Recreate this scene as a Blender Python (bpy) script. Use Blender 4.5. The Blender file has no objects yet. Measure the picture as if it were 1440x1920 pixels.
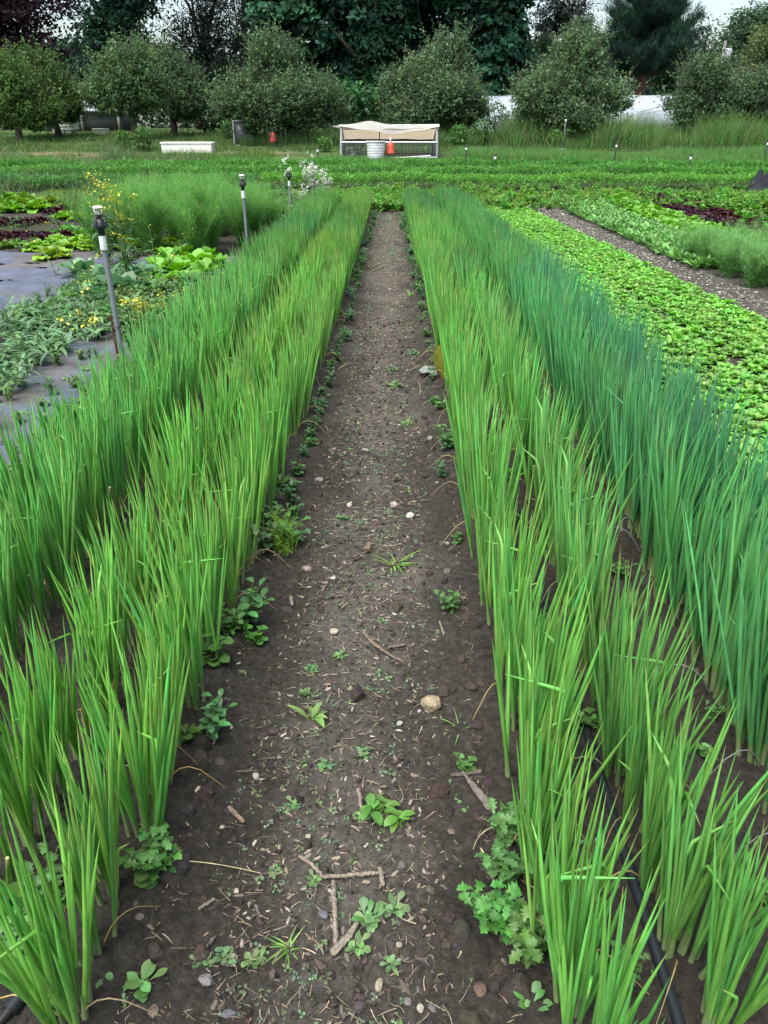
import bpy, bmesh, math, random
import numpy as np
from mathutils import Vector
PI = math.pi
R0 = np.random.default_rng(7)
random.seed(7)
scene = bpy.context.scene
COL = scene.collection

# ---------------------------------------------------------------- camera geometry
CAM_H, PITCH, FPX = 1.6, math.radians(26.7), 1442.0
CT, ST = math.cos(PITCH), math.sin(PITCH)

def gz(y):
    """ground height: level vegetable plot, then a gentle rise towards the orchard"""
    y = np.asarray(y, float)
    t = np.clip(y - 16.0, 0, None)
    s = np.where(t < 2, t*t/4, t - 1)
    z = 0.067*s
    return np.where(z < 1.1, z, 1.1 + 0.28*(1 - np.exp(-(z - 1.1)/0.28)))

def ray(px, py):
    u, v = (px - 720)/FPX, (960 - py)/FPX
    return np.array([u, CT + v*ST, -ST + v*CT])

def P(px, py):
    """ground point seen at photo pixel"""
    d = ray(px, py)
    lo, hi = 0.3, 120.0
    f = lambda t: CAM_H + t*d[2] - float(gz(t*d[1]))
    ts = np.linspace(lo, hi, 3000)
    fv = CAM_H + ts*d[2] - gz(ts*d[1])
    k = np.where(fv < 0)[0]
    t = ts[k[0]] if len(k) else hi
    if len(k) and k[0] > 0:
        a, b = ts[k[0]-1], ts[k[0]]
        for _ in range(30):
            m = (a+b)/2
            if f(m) > 0: a = m
            else: b = m
        t = b
    return np.array([t*d[0], t*d[1], CAM_H + t*d[2]])

def AT(px, py, Y):
    """point at depth y=Y seen at photo pixel"""
    d = ray(px, py); t = Y/d[1]
    return np.array([t*d[0], Y, CAM_H + t*d[2]])

def PXM(Y, z=0.0):
    return FPX/(Y*CT + (CAM_H - z)*ST)

def project(p):
    x, y, z = p[0], p[1], p[2] - CAM_H
    dep = y*CT - z*ST
    if dep <= 0.05: return (-9999, -9999, dep)
    return (720 + FPX*x/dep, 960 - FPX*(y*ST + z*CT)/dep, dep)

def in_frame(p, m=60):
    a = project(p)
    return -m < a[0] < 1440+m and -m < a[1] < 1920+m

# ---------------------------------------------------------------- numpy noise
def _hash(ix, iy, s):
    n = (ix*374761393 + iy*668265263 + s*974634777) & 0xffffffff
    n = ((n ^ (n >> 13))*1274126177) & 0xffffffff
    return ((n ^ (n >> 16)) & 0xffff)/65535.0

def vnoise(x, y, s=0):
    x = np.asarray(x, float); y = np.asarray(y, float)
    ix = np.floor(x).astype(np.int64); iy = np.floor(y).astype(np.int64)
    fx = x - ix; fy = y - iy
    fx = fx*fx*(3-2*fx); fy = fy*fy*(3-2*fy)
    a = _hash(ix, iy, s); b = _hash(ix+1, iy, s); c = _hash(ix, iy+1, s); d = _hash(ix+1, iy+1, s)
    return (a*(1-fx)+b*fx)*(1-fy) + (c*(1-fx)+d*fx)*fy

def fbm(x, y, f, o=4, s=0, g=0.5):
    r = 0; a = 1; t = 0
    for k in range(o):
        r = r + a*(vnoise(x*f + 17*k, y*f - 9*k, s+k) - 0.5); t += a; a *= g; f *= 2.03
    return r/t*2

# ---------------------------------------------------------------- mesh building
class MB:
    def __init__(s): s.V = []; s.F = []; s.C = []; s.n = 0
    def add(s, V, F, C):
        V = np.asarray(V, np.float32).reshape(-1, 3)
        F = np.asarray(F, np.int64).reshape(-1, 4)
        C = np.asarray(C, np.float32)
        if C.ndim == 1: C = np.tile(C[:3], (len(V), 1))
        s.V.append(V); s.F.append(F + s.n); s.C.append(C.reshape(-1, 3)); s.n += len(V)
        return s
    def arr(s):
        return np.concatenate(s.V), np.concatenate(s.F), np.concatenate(s.C)
    def tpl(s, T, loc, rz=0.0, sc=1.0, tint=None, scz=None):
        V, F, C = T
        c, q = math.cos(rz), math.sin(rz)
        W = np.empty_like(V)
        W[:, 0] = (V[:, 0]*c - V[:, 1]*q)*sc + loc[0]
        W[:, 1] = (V[:, 0]*q + V[:, 1]*c)*sc + loc[1]
        W[:, 2] = V[:, 2]*(scz or sc) + loc[2]
        s.add(W, F, C if tint is None else C*np.asarray(tint, np.float32))
        return s
    def mesh(s, name, mat, smooth=True):
        return make_mesh(name, s.arr(), mat, smooth)
    def build(s, name, mat, parent=None, smooth=True, loc=None):
        me = s.mesh(name, mat, smooth)
        o = bpy.data.objects.new(name, me); COL.objects.link(o)
        if loc is not None: o.location = loc
        if parent: o.parent = parent
        return o

def make_mesh(name, T, mat, smooth=True):
    V, F, C = T
    me = bpy.data.meshes.new(name)
    tri = F[:, 2] == F[:, 3]
    Q = F[~tri]; Tn = F[tri][:, :3]
    nq, nt = len(Q), len(Tn)
    me.vertices.add(len(V)); me.vertices.foreach_set('co', np.ascontiguousarray(V, np.float32).ravel())
    me.loops.add(nq*4 + nt*3)
    me.loops.foreach_set('vertex_index', np.concatenate([Q.ravel(), Tn.ravel()]).astype(np.int32))
    me.polygons.add(nq + nt)
    st = np.concatenate([np.arange(nq)*4, nq*4 + np.arange(nt)*3]).astype(np.int32)
    me.polygons.foreach_set('loop_start', st)
    me.polygons.foreach_set('use_smooth', np.full(nq+nt, bool(smooth)))
    ca = me.attributes.new('Col', 'FLOAT_COLOR', 'POINT')
    ca.data.foreach_set('color', np.hstack([C, np.ones((len(C), 1))]).astype(np.float32).ravel())
    me.update(calc_edges=True); me.validate()
    me.materials.append(mat)
    return me

def tag(o, label=None, cat=None, group=None, kind=None):
    if label: o['label'] = label
    if cat: o['category'] = cat
    if group: o['group'] = group
    if kind: o['kind'] = kind
    return o

def empty(name, loc, rz=0.0):
    o = bpy.data.objects.new(name, None); COL.objects.link(o)
    o.location = tuple(float(a) for a in loc); o.rotation_euler = (0, 0, rz); o.empty_display_size = 0.05
    return o

def inst(name, me, loc, rz=0.0, sc=1.0, color=None, parent=None, scz=None):
    o = bpy.data.objects.new(name, me); COL.objects.link(o)
    o.location = tuple(float(a) for a in loc); o.rotation_euler = (0, 0, rz); o.scale = (sc, sc, scz or sc)
    if color is not None: o.color = (color[0], color[1], color[2], 1)
    if parent: o.parent = parent
    return o

def ribbon_faces(n, S, W):
    """quads of n strips with S rows and W columns of vertices"""
    base = np.arange(n)[:, None, None]*(S*W)
    r = np.arange(S-1)[None, :, None]*W
    c = np.arange(W-1)[None, None, :]
    a = base + r + c
    return np.stack([a, a+1, a+1+W, a+W], -1).reshape(-1, 4)

def nrm(a):
    return a/np.maximum(np.linalg.norm(a, axis=-1, keepdims=True), 1e-9)

def tubes(mb, S, r, sides, C, caps=False):
    """S (n,k,3) spines, r (n,k) radii, C (n,k,3) or (3,)"""
    S = np.asarray(S, float); n, k, _ = S.shape
    r = np.broadcast_to(np.asarray(r, float), (n, k))
    T = np.empty_like(S); T[:, 1:-1] = S[:, 2:] - S[:, :-2]; T[:, 0] = S[:, 1]-S[:, 0]; T[:, -1] = S[:, -1]-S[:, -2]
    T = nrm(T)
    ref = np.where(np.abs(T[:, :1, 2:3]) > 0.8, np.array([[[0.0, 1.0, 0.1]]]), np.array([[[0.05, 0.0, 1.0]]]))
    U = nrm(np.cross(T, np.broadcast_to(ref, T.shape))); W = np.cross(T, U)
    a = np.arange(sides)/sides*2*PI
    V = S[:, :, None] + r[:, :, None, None]*(U[:, :, None]*np.cos(a)[None, None, :, None] + W[:, :, None]*np.sin(a)[None, None, :, None])
    b = np.arange(n)[:, None, None]*(k*sides); q = np.arange(k-1)[None, :, None]*sides
    j = np.arange(sides)[None, None, :]; j2 = (j+1) % sides
    F = np.stack([b+q+j, b+q+j2, b+q+sides+j2, b+q+sides+j], -1).reshape(-1, 4)
    C = np.asarray(C, float)
    if C.ndim == 3: C = np.repeat(C[:, :, None], sides, 2)
    mb.add(V, F, C.reshape(-1, 3) if C.ndim == 4 else C)
    if caps:
        for end in (0, k-1):
            cen = S[:, end]; ring = V[:, end]
            VV = np.concatenate([ring, cen[:, None]], 1).reshape(-1, 3)
            bb = np.arange(n)[:, None]*(sides+1); jj = np.arange(sides)[None]; j3 = (jj+1) % sides
            x1, x2 = (jj, j3) if end else (j3, jj)
            FF = np.stack([bb+x1, bb+x2, bb+sides+0*jj, bb+sides+0*jj], -1).reshape(-1, 4)
            CC = C if C.ndim == 1 else np.repeat(C[:, end, :1], sides+1, 1).reshape(-1, 3)
            mb.add(VV, FF, CC)

def tube(mb, pts, r, sides=8, C=(1, 1, 1), caps=True):
    pts = np.asarray(pts, float)
    tubes(mb, pts[None], np.broadcast_to(np.asarray(r, float), (len(pts),))[None], sides, np.asarray(C, float), caps)

def leaves(mb, base, az, el, L, W, curl, C, prof, fold=0.2, ruffle=0.0, nruf=5, rng=R0, Ctip=None):
    """broad leaf blades: 3 vertices across, spine bending down by curl"""
    n = len(base); prof = np.asarray(prof, float); S = len(prof)
    t = np.linspace(0, 1, S)
    e = el[:, None] - curl[:, None]*t[None]
    step = L[:, None]/(S-1)
    hx = np.cumsum(np.concatenate([np.zeros((n, 1)), np.cos((e[:, 1:]+e[:, :-1])/2)*step], 1), 1)
    hz = np.cumsum(np.concatenate([np.zeros((n, 1)), np.sin((e[:, 1:]+e[:, :-1])/2)*step], 1), 1)
    d = np.stack([np.cos(az), np.sin(az)], -1)
    mid = np.empty((n, S, 3)); mid[:, :, :2] = base[:, None, :2] + hx[..., None]*d[:, None]; mid[:, :, 2] = base[:, None, 2] + hz
    side = np.stack([-np.sin(az), np.cos(az), np.zeros(n)], -1)
    nor = np.stack([-np.sin(e)*d[:, None, 0], -np.sin(e)*d[:, None, 1], np.cos(e)], -1)
    w = W[:, None]*prof[None]/2
    ph = rng.uniform(0, 6.28, (n, 1))
    ruf1 = ruffle*W[:, None]*np.sin(t[None]*nruf*PI + ph)*np.sqrt(prof)[None]
    ruf2 = ruffle*W[:, None]*np.sin(t[None]*nruf*PI + ph*2.3 + 1.7)*np.sqrt(prof)[None]
    tw = rng.normal(0, 0.18, (n, 1, 1))
    Lf = mid + side[:, None]*w[..., None] + nor*(fold*w + ruf1)[..., None] + nor*tw*w[..., None]
    Rt = mid - side[:, None]*w[..., None] + nor*(fold*w + ruf2)[..., None] - nor*tw*w[..., None]
    V = np.stack([Lf, mid, Rt], 2)
    C = np.asarray(C, float)
    if C.ndim == 1: C = np.tile(C, (n, 1))
    CC = np.repeat(C[:, None], S, 1)
    if Ctip is not None:
        k = (t[None, :, None])**1.5
        CC = CC*(1-k) + np.asarray(Ctip, float)*k
    mb.add(V.reshape(-1, 3), ribbon_faces(n, S, 3), np.repeat(CC[:, :, None], 3, 2).reshape(-1, 3))

OVAL = [0.12, 0.5, 0.85, 1.0, 0.9, 0.6, 0.06]
SPAT = [0.1, 0.18, 0.4, 0.8, 1.0, 0.8, 0.1]
LANCE = [0.15, 0.55, 0.9, 0.8, 0.5, 0.04]
LOBED = [0.1, 0.3, 0.2, 0.75, 0.42, 1.0, 0.5, 0.8, 0.3, 0.06]

def blades(mb, base, dirv, bend, L, W, C, S=3, tipw=0.1, rng=R0):
    """thin flat blades"""
    n = len(base); t = np.linspace(0, 1, S)
    sp = base[:, None] + L[:, None, None]*(t[None, :, None]*dirv[:, None] + (t**2)[None, :, None]*bend[:, None])
    a = rng.uniform(0, 2*PI, n)
    sd = np.stack([np.cos(a), np.sin(a), 0*a], -1)
    w = (W[:, None]*(1 - (1-tipw)*t[None]**1.5))/2
    V = np.stack([sp + sd[:, None]*w[..., None], sp - sd[:, None]*w[..., None]], 2)
    C = np.asarray(C, float)
    if C.ndim == 1: C = np.tile(C, (n, 1))
    mb.add(V.reshape(-1, 3), ribbon_faces(n, S, 2), np.repeat(C, S*2, 0))

def quads(mb, cen, u, v, C):
    """flat diamond leaves: centre, half axes u, v"""
    V = np.stack([cen - u, cen + v*0.9 - u*0.15, cen + u, cen - v*0.9 - u*0.15], 1)
    n = len(cen)
    F = np.arange(n*4).reshape(n, 4)
    C = np.asarray(C, float)
    if C.ndim == 1: C = np.tile(C, (n, 1))
    mb.add(V.reshape(-1, 3), F, np.repeat(C, 4, 0))

def box(mb, c, s, C=(1, 1, 1), rz=0.0, bevel=0.0):
    bm = bmesh.new(); bmesh.ops.create_cube(bm, size=1.0)
    for v in bm.verts: v.co = Vector((v.co.x*s[0], v.co.y*s[1], v.co.z*s[2]))
    if bevel > 0:
        bmesh.ops.bevel(bm, geom=list(bm.edges), offset=bevel, segments=2, affect='EDGES', profile=0.7)
    bm.verts.ensure_lookup_table()
    V = np.array([v.co[:] for v in bm.verts]); F = []
    for f in bm.faces:
        ix = [v.index for v in f.verts]
        if len(ix) == 4: F.append(ix)
        elif len(ix) == 3: F.append(ix + [ix[-1]])
        else:
            for k in range(1, len(ix)-1): F.append([ix[0], ix[k], ix[k+1], ix[k+1]])
    bm.free()
    c_, s_ = math.cos(rz), math.sin(rz)
    W = V.copy(); W[:, 0] = V[:, 0]*c_ - V[:, 1]*s_ + c[0]; W[:, 1] = V[:, 0]*s_ + V[:, 1]*c_ + c[1]; W[:, 2] = V[:, 2] + c[2]
    mb.add(W, F, np.asarray(C, float))

def lathe(mb, prof, n=20, c=(0, 0, 0), C=(1, 1, 1)):
    """prof list of (r,z)"""
    prof = np.asarray(prof, float); k = len(prof)
    a = np.arange(n)/n*2*PI
    V = np.empty((k, n, 3)); V[..., 0] = prof[:, :1]*np.cos(a) + c[0]; V[..., 1] = prof[:, :1]*np.sin(a) + c[1]; V[..., 2] = prof[:, 1:2] + c[2]
    i = np.arange(k-1)[:, None]*n; j = np.arange(n)[None]; j2 = (j+1) % n
    F = np.stack([i+j, i+j2, i+n+j2, i+n+j], -1).reshape(-1, 4)
    mb.add(V.reshape(-1, 3), F, np.asarray(C, float))

def ico(sub):
    bm = bmesh.new(); bmesh.ops.create_icosphere(bm, subdivisions=sub, radius=1.0)
    V = np.array([v.co[:] for v in bm.verts]); F = np.array([[v.index for v in f.verts] + [f.verts[2].index] for f in bm.faces]); bm.free()
    return V, F
ICO1, ICO2, ICO3 = ico(1), ico(2), ico(3)

def rotmats(n, rng, flat=False):
    a = rng.uniform(0, 2*PI, n); ca, sa = np.cos(a), np.sin(a)
    M = np.zeros((n, 3, 3)); M[:, 0, 0] = ca; M[:, 0, 1] = -sa; M[:, 1, 0] = sa; M[:, 1, 1] = ca; M[:, 2, 2] = 1
    if not flat:
        b = rng.normal(0, 0.5, n); cb, sb = np.cos(b), np.sin(b)
        X = np.zeros((n, 3, 3)); X[:, 0, 0] = 1; X[:, 1, 1] = cb; X[:, 1, 2] = -sb; X[:, 2, 1] = sb; X[:, 2, 2] = cb
        M = M @ X
    return M

def lumps(mb, pos, size, asp, C, rng, base=ICO1, rough=0.22, flat=True):
    """many angular lumps; size (n,), asp (n,3)"""
    V0, F0 = base; n = len(pos)
    V = V0[None]*(1 + rng.normal(0, rough, (n, len(V0), 1)))
    V = V*(size[:, None]*asp)[:, None]
    V = np.einsum('nij,nkj->nki', rotmats(n, rng, flat), V) + pos[:, None]
    F = (np.arange(n)[:, None, None]*len(V0) + F0[None]).reshape(-1, 4)
    C = np.asarray(C, float)
    if C.ndim == 1: C = np.tile(C, (n, 1))
    mb.add(V.reshape(-1, 3), F, np.repeat(C, len(V0), 0))

def vary(rng, c, n, amt=0.15, hue=0.08):
    c = np.asarray(c, float)
    k = np.exp(rng.normal(0, amt, (n, 1)))
    return np.clip(c[None]*k*np.exp(rng.normal(0, hue, (n, 3))), 0.002, 0.9)

# ---------------------------------------------------------------- materials
def newmat(name):
    m = bpy.data.materials.new(name); m.use_nodes = True
    nt = m.node_tree; nt.nodes.clear()
    return m, nt, nt.nodes, nt.links

def leaf_mat(name, trans=0.3, rough=0.45, spec=0.4, streak=None):
    m, nt, N, L = newmat(name)
    out = N.new('ShaderNodeOutputMaterial')
    at = N.new('ShaderNodeAttribute'); at.attribute_name = 'Col'
    oi = N.new('ShaderNodeObjectInfo')
    mul = N.new('ShaderNodeMix'); mul.data_type = 'RGBA'; mul.blend_type = 'MULTIPLY'; mul.inputs[0].default_value = 1
    L.new(at.outputs['Color'], mul.inputs[6]); L.new(oi.outputs['Color'], mul.inputs[7])
    tc = N.new('ShaderNodeTexCoord')
    nz = N.new('ShaderNodeTexNoise'); nz.inputs['Scale'].default_value = 30; nz.inputs['Detail'].default_value = 3
    if streak:
        mp = N.new('ShaderNodeMapping'); mp.inputs['Scale'].default_value = streak
        L.new(tc.outputs['Object'], mp.inputs[0]); L.new(mp.outputs[0], nz.inputs['Vector'])
    else: L.new(tc.outputs['Object'], nz.inputs['Vector'])
    mr = N.new('ShaderNodeMapRange'); mr.inputs[1].default_value = 0.3; mr.inputs[2].default_value = 0.7; mr.inputs[3].default_value = 0.8; mr.inputs[4].default_value = 1.2
    L.new(nz.outputs['Fac'], mr.inputs[0])
    hs = N.new('ShaderNodeHueSaturation'); L.new(mul.outputs[2], hs.inputs['Color']); L.new(mr.outputs[0], hs.inputs['Value'])
    pb = N.new('ShaderNodeBsdfPrincipled'); pb.inputs['Roughness'].default_value = rough; pb.inputs['Specular IOR Level'].default_value = spec
    L.new(hs.outputs[0], pb.inputs['Base Color'])
    tr = N.new('ShaderNodeBsdfTranslucent')
    h2 = N.new('ShaderNodeHueSaturation'); h2.inputs['Saturation'].default_value = 1.15; h2.inputs['Value'].default_value = 1.15; h2.inputs['Hue'].default_value = 0.493
    L.new(hs.outputs[0], h2.inputs['Color']); L.new(h2.outputs[0], tr.inputs['Color'])
    mx = N.new('ShaderNodeMixShader'); mx.inputs[0].default_value = trans
    L.new(pb.outputs[0], mx.inputs[1]); L.new(tr.outputs[0], mx.inputs[2]); L.new(mx.outputs[0], out.inputs[0])
    return m

def solid(name, rough=0.7, metal=0.0, nscale=12.0, namt=0.25, bump=0.0, bscale=None, spec=0.5, dirt=None, stretch=None, sheen=0.0):
    """painted, plastic, metal, wood: vertex colour x object colour x mottling"""
    m, nt, N, L = newmat(name)
    out = N.new('ShaderNodeOutputMaterial'); pb = N.new('ShaderNodeBsdfPrincipled')
    pb.inputs['Roughness'].default_value = rough; pb.inputs['Metallic'].default_value = metal; pb.inputs['Specular IOR Level'].default_value = spec
    at = N.new('ShaderNodeAttribute'); at.attribute_name = 'Col'; oi = N.new('ShaderNodeObjectInfo')
    mul = N.new('ShaderNodeMix'); mul.data_type = 'RGBA'; mul.blend_type = 'MULTIPLY'; mul.inputs[0].default_value = 1
    L.new(at.outputs['Color'], mul.inputs[6]); L.new(oi.outputs['Color'], mul.inputs[7])
    tc = N.new('ShaderNodeTexCoord'); mp = N.new('ShaderNodeMapping'); L.new(tc.outputs['Object'], mp.inputs[0])
    if stretch: mp.inputs['Scale'].default_value = stretch
    nz = N.new('ShaderNodeTexNoise'); nz.inputs['Scale'].default_value = nscale; nz.inputs['Detail'].default_value = 6; nz.inputs['Roughness'].default_value = 0.65
    L.new(mp.outputs[0], nz.inputs['Vector'])
    mr = N.new('ShaderNodeMapRange'); mr.inputs[1].default_value = 0.25; mr.inputs[2].default_value = 0.75; mr.inputs[3].default_value = 1-namt; mr.inputs[4].default_value = 1+namt
    L.new(nz.outputs['Fac'], mr.inputs[0])
    hs = N.new('ShaderNodeHueSaturation'); L.new(mul.outputs[2], hs.inputs['Color']); L.new(mr.outputs[0], hs.inputs['Value'])
    src = hs.outputs[0]
    if dirt:
        n2 = N.new('ShaderNodeTexNoise'); n2.inputs['Scale'].default_value = dirt[1]; n2.inputs['Detail'].default_value = 5; L.new(tc.outputs['Object'], n2.inputs['Vector'])
        cr = N.new('ShaderNodeMapRange'); cr.inputs[1].default_value = 0.5; cr.inputs[2].default_value = 0.7; cr.inputs[4].default_value = dirt[2]; L.new(n2.outputs['Fac'], cr.inputs[0])
        mm = N.new('ShaderNodeMix'); mm.data_type = 'RGBA'; L.new(cr.outputs[0], mm.inputs[0]); L.new(src, mm.inputs[6]); mm.inputs[7].default_value = (*dirt[0], 1)
        src = mm.outputs[2]
    L.new(src, pb.inputs['Base Color'])
    if bump:
        n3 = N.new('ShaderNodeTexNoise'); n3.inputs['Scale'].default_value = bscale or nscale*3; n3.inputs['Detail'].default_value = 8; L.new(mp.outputs[0], n3.inputs['Vector'])
        bp = N.new('ShaderNodeBump'); bp.inputs['Strength'].default_value = bump; bp.inputs['Distance'].default_value = 0.01
        L.new(n3.outputs['Fac'], bp.inputs['Height']); L.new(bp.outputs[0], pb.inputs['Normal'])
    L.new(pb.outputs[0], out.inputs[0])
    return m

def soil_mat():
    m, nt, N, L = newmat('soil')
    out = N.new('ShaderNodeOutputMaterial'); pb = N.new('ShaderNodeBsdfPrincipled'); pb.inputs['Roughness'].default_value = 0.95; pb.inputs['Specular IOR Level'].default_value = 0.15
    at = N.new('ShaderNodeAttribute'); at.attribute_name = 'Col'
    tc = N.new('ShaderNodeTexCoord')
    def noise(sc, det=6, rg=0.6):
        n = N.new('ShaderNodeTexNoise'); n.inputs['Scale'].default_value = sc; n.inputs['Detail'].default_value = det; n.inputs['Roughness'].default_value = rg
        L.new(tc.outputs['Object'], n.inputs['Vector']); return n
    def mr(src, a, b, c, d):
        r = N.new('ShaderNodeMapRange'); r.inputs[1].default_value = a; r.inputs[2].default_value = b; r.inputs[3].default_value = c; r.inputs[4].default_value = d
        L.new(src, r.inputs[0]); return r.outputs[0]
    v1 = mr(noise(3.0).outputs['Fac'], .3, .7, .75, 1.25)
    v2 = mr(noise(45.0, 8, .7).outputs['Fac'], .28, .72, .35, 1.75)
    v3 = mr(noise(220.0, 3, .6).outputs['Fac'], .3, .7, .75, 1.25)
    mu = N.new('ShaderNodeMath'); mu.operation = 'MULTIPLY'; L.new(v1, mu.inputs[0]); L.new(v2, mu.inputs[1])
    m2 = N.new('ShaderNodeMath'); m2.operation = 'MULTIPLY'; L.new(mu.outputs[0], m2.inputs[0]); L.new(v3, m2.inputs[1])
    hs = N.new('ShaderNodeHueSaturation'); L.new(at.outputs['Color'], hs.inputs['Color']); L.new(m2.outputs[0], hs.inputs['Value'])
    # scattered dry fibre flecks lying in the soil
    vo = N.new('ShaderNodeTexVoronoi'); vo.inputs['Scale'].default_value = 95; vo.feature = 'F1'
    mp = N.new('ShaderNodeMapping'); mp.inputs['Scale'].default_value = (1, .45, 1); mp.inputs['Rotation'].default_value = (0, 0, .6)
    nd = noise(14, 3); ad = N.new('ShaderNodeMix'); ad.data_type = 'RGBA'; ad.blend_type = 'LINEAR_LIGHT'; ad.inputs[0].default_value = .12
    L.new(tc.outputs['Object'], ad.inputs[6]); L.new(nd.outputs['Color'], ad.inputs[7]); L.new(ad.outputs[2], mp.inputs[0]); L.new(mp.outputs[0], vo.inputs['Vector'])
    f1 = mr(vo.outputs['Distance'], .10, .2, 1, 0)
    sel = N.new('ShaderNodeSeparateColor'); L.new(vo.outputs['Color'], sel.inputs[0])
    f2 = mr(sel.outputs[0], .80, .84, 0, 1)
    fm = N.new('ShaderNodeMath'); fm.operation = 'MULTIPLY'; L.new(f1, fm.inputs[0]); L.new(f2, fm.inputs[1])
    fk = N.new('ShaderNodeMath'); fk.operation = 'MULTIPLY'; fk.inputs[1].default_value = .7; L.new(fm.outputs[0], fk.inputs[0])
    mx = N.new('ShaderNodeMix'); mx.data_type = 'RGBA'; L.new(fk.outputs[0], mx.inputs[0]); L.new(hs.outputs[0], mx.inputs[6]); mx.inputs[7].default_value = (.21, .175, .125, 1)
    L.new(mx.outputs[2], pb.inputs['Base Color'])
    b1 = N.new('ShaderNodeBump'); b1.inputs['Strength'].default_value = 1.0; b1.inputs['Distance'].default_value = .02; L.new(noise(70, 10, .72).outputs['Fac'], b1.inputs['Height'])
    b2 = N.new('ShaderNodeBump'); b2.inputs['Strength'].default_value = .5; b2.inputs['Distance'].default_value = .004; L.new(noise(320, 4, .6).outputs['Fac'], b2.inputs['Height']); L.new(b1.outputs[0], b2.inputs['Normal'])
    L.new(b2.outputs[0], pb.inputs['Normal']); L.new(pb.outputs[0], out.inputs[0])
    return m

M_SOIL = soil_mat()
M_ONION = leaf_mat('onion_leaf', .36, .40, .5, (3, 3, .25))
M_LEAF = leaf_mat('leaf', .3, .45, .4)
M_TREE = leaf_mat('tree_leaf', .32, .7, .12)
M_FEATH = leaf_mat('feathery_leaf', .35, .6, .2)
M_PETAL = leaf_mat('petal', .35, .6, .2)
M_BARK = solid('bark', .95, 0, 9, .4, .8, 25, .2, stretch=(1, 1, .3))
M_WOOD = solid('weathered_wood', .9, 0, 40, .5, .9, 130, .15)
M_STONE = solid('stone', .9, 0, 45, .4, .7, 120, .2)
M_CLOD = solid('soil_crumb', .97, 0, 60, .35, .6, 160, .1)
M_PVC = solid('pvc_pipe', .55, 0, 8, .12, 0, None, .4, dirt=((.16, .13, .1), 9, .4))
M_PLASTIC = solid('plastic', .45, 0, 10, .12, .05, 40, .5, dirt=((.2, .17, .13), 7, .35))
M_BLACK = solid('black_plastic', .42, 0, 10, .25, .05, 40, .5)
M_RUST = solid('rust', .95, 0, 60, .45, .5, 150, .2)
M_GALV = solid('galvanised_metal', .5, .35, 14, .18, 0, None, .5)
M_CLOTH = solid('tarp', .7, 0, 4, .18, .25, 12, .3, dirt=((.3, .27, .2), 2.5, .5))
M_TARP = leaf_mat('tarp_cloth', .45, .75, .2)
M_POLY = solid('greenhouse_film', .4, 0, 1.2, .12, 0, None, .4, dirt=((.5, .52, .52), 1.5, .5))
M_PAINT = solid('white_paint', .6, 0, 8, .14, .1, 30, .4, dirt=((.4, .36, .28), 5, .45))
M_DARK = solid('dark_panel', .85, 0, 6, .3, .1, 20, .3)
# ---------------------------------------------------------------- row lines (world)
_ys = np.array([0.5, 0.8, 4.0, 8.0, 12.0, 16.6, 30])
_l1 = np.array([-.635, -.628, -.545, -.445, -.39, -.345, -.30])
_r1 = np.array([.355, .36, .455, .505, .50, .475, .47])
def rowx(row, y):
    if row[0] == 'L':
        return np.interp(y, _ys, _l1) - {'1': 0, '2': .25, '3': .65, '4': .90}[row[1]]
    return np.interp(y, _ys, _r1) + {'1': 0, '2': .28, '3': .67, '4': .93}[row[1]]
Y_END = 16.7

# ---------------------------------------------------------------- world, sun, camera
w = bpy.data.worlds.new('World'); scene.world = w; w.use_nodes = True
nt = w.node_tree; bg = nt.nodes['Background']
sky = nt.nodes.new('ShaderNodeTexSky'); sky.sky_type = 'NISHITA'; sky.sun_disc = False
SUN_EL, SUN_AZ = math.radians(64), math.radians(-35)
sky.sun_elevation = SUN_EL; sky.sun_rotation = math.radians(180 + 35); sky.air_density = 1.2; sky.dust_density = 1.5; sky.ozone_density = 1.5
hs = nt.nodes.new('ShaderNodeHueSaturation'); hs.inputs['Saturation'].default_value = 0.8; hs.inputs['Value'].default_value = 1.0
nt.links.new(sky.outputs[0], hs.inputs['Color']); nt.links.new(hs.outputs[0], bg.inputs['Color'])
bg.inputs['Strength'].default_value = 0.075
sl = bpy.data.lights.new('sun', 'SUN'); sl.energy = 2.9; sl.angle = math.radians(60); sl.color = (1, .96, .9)
so = bpy.data.objects.new('sun', sl); COL.objects.link(so)
sd = Vector((math.cos(SUN_EL)*math.sin(SUN_AZ), -math.cos(SUN_EL)*math.cos(SUN_AZ), math.sin(SUN_EL)))
so.rotation_euler = sd.to_track_quat('Z', 'Y').to_euler(); so.location = (-3, -4, 12)
cam = bpy.data.cameras.new('camera'); cam.sensor_fit = 'VERTICAL'; cam.sensor_height = 36; cam.sensor_width = 27
cam.lens = 36*FPX/1920; cam.clip_start = .05; cam.clip_end = 2000
co = bpy.data.objects.new('camera', cam); COL.objects.link(co)
co.location = (0, 0, CAM_H); co.rotation_euler = (PI/2 - PITCH, 0, 0); scene.camera = co
scene.render.engine = 'CYCLES'
scene.view_settings.view_transform = 'Standard'; scene.view_settings.look = 'None'; scene.view_settings.gamma = 1
scene.view_settings.exposure = 1.5
scene.cycles.max_bounces = 6; scene.cycles.transparent_max_bounces = 6; scene.cycles.use_denoising = True
scene.cycles.caustics_reflective = False; scene.cycles.caustics_refractive = False

# ---------------------------------------------------------------- ground sheet
SOIL = np.array([.047, .0415, .035]); SOIL_DRY = np.array([.090, .082, .069]); MULCH = np.array([.070, .066, .057]); TURF = np.array([.05, .085, .024])
STRAW = np.array([.2, .17, .09])
def smooth(a, b, x):
    t = np.clip((x-a)/(b-a), 0, 1); return t*t*(3-2*t)

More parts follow.
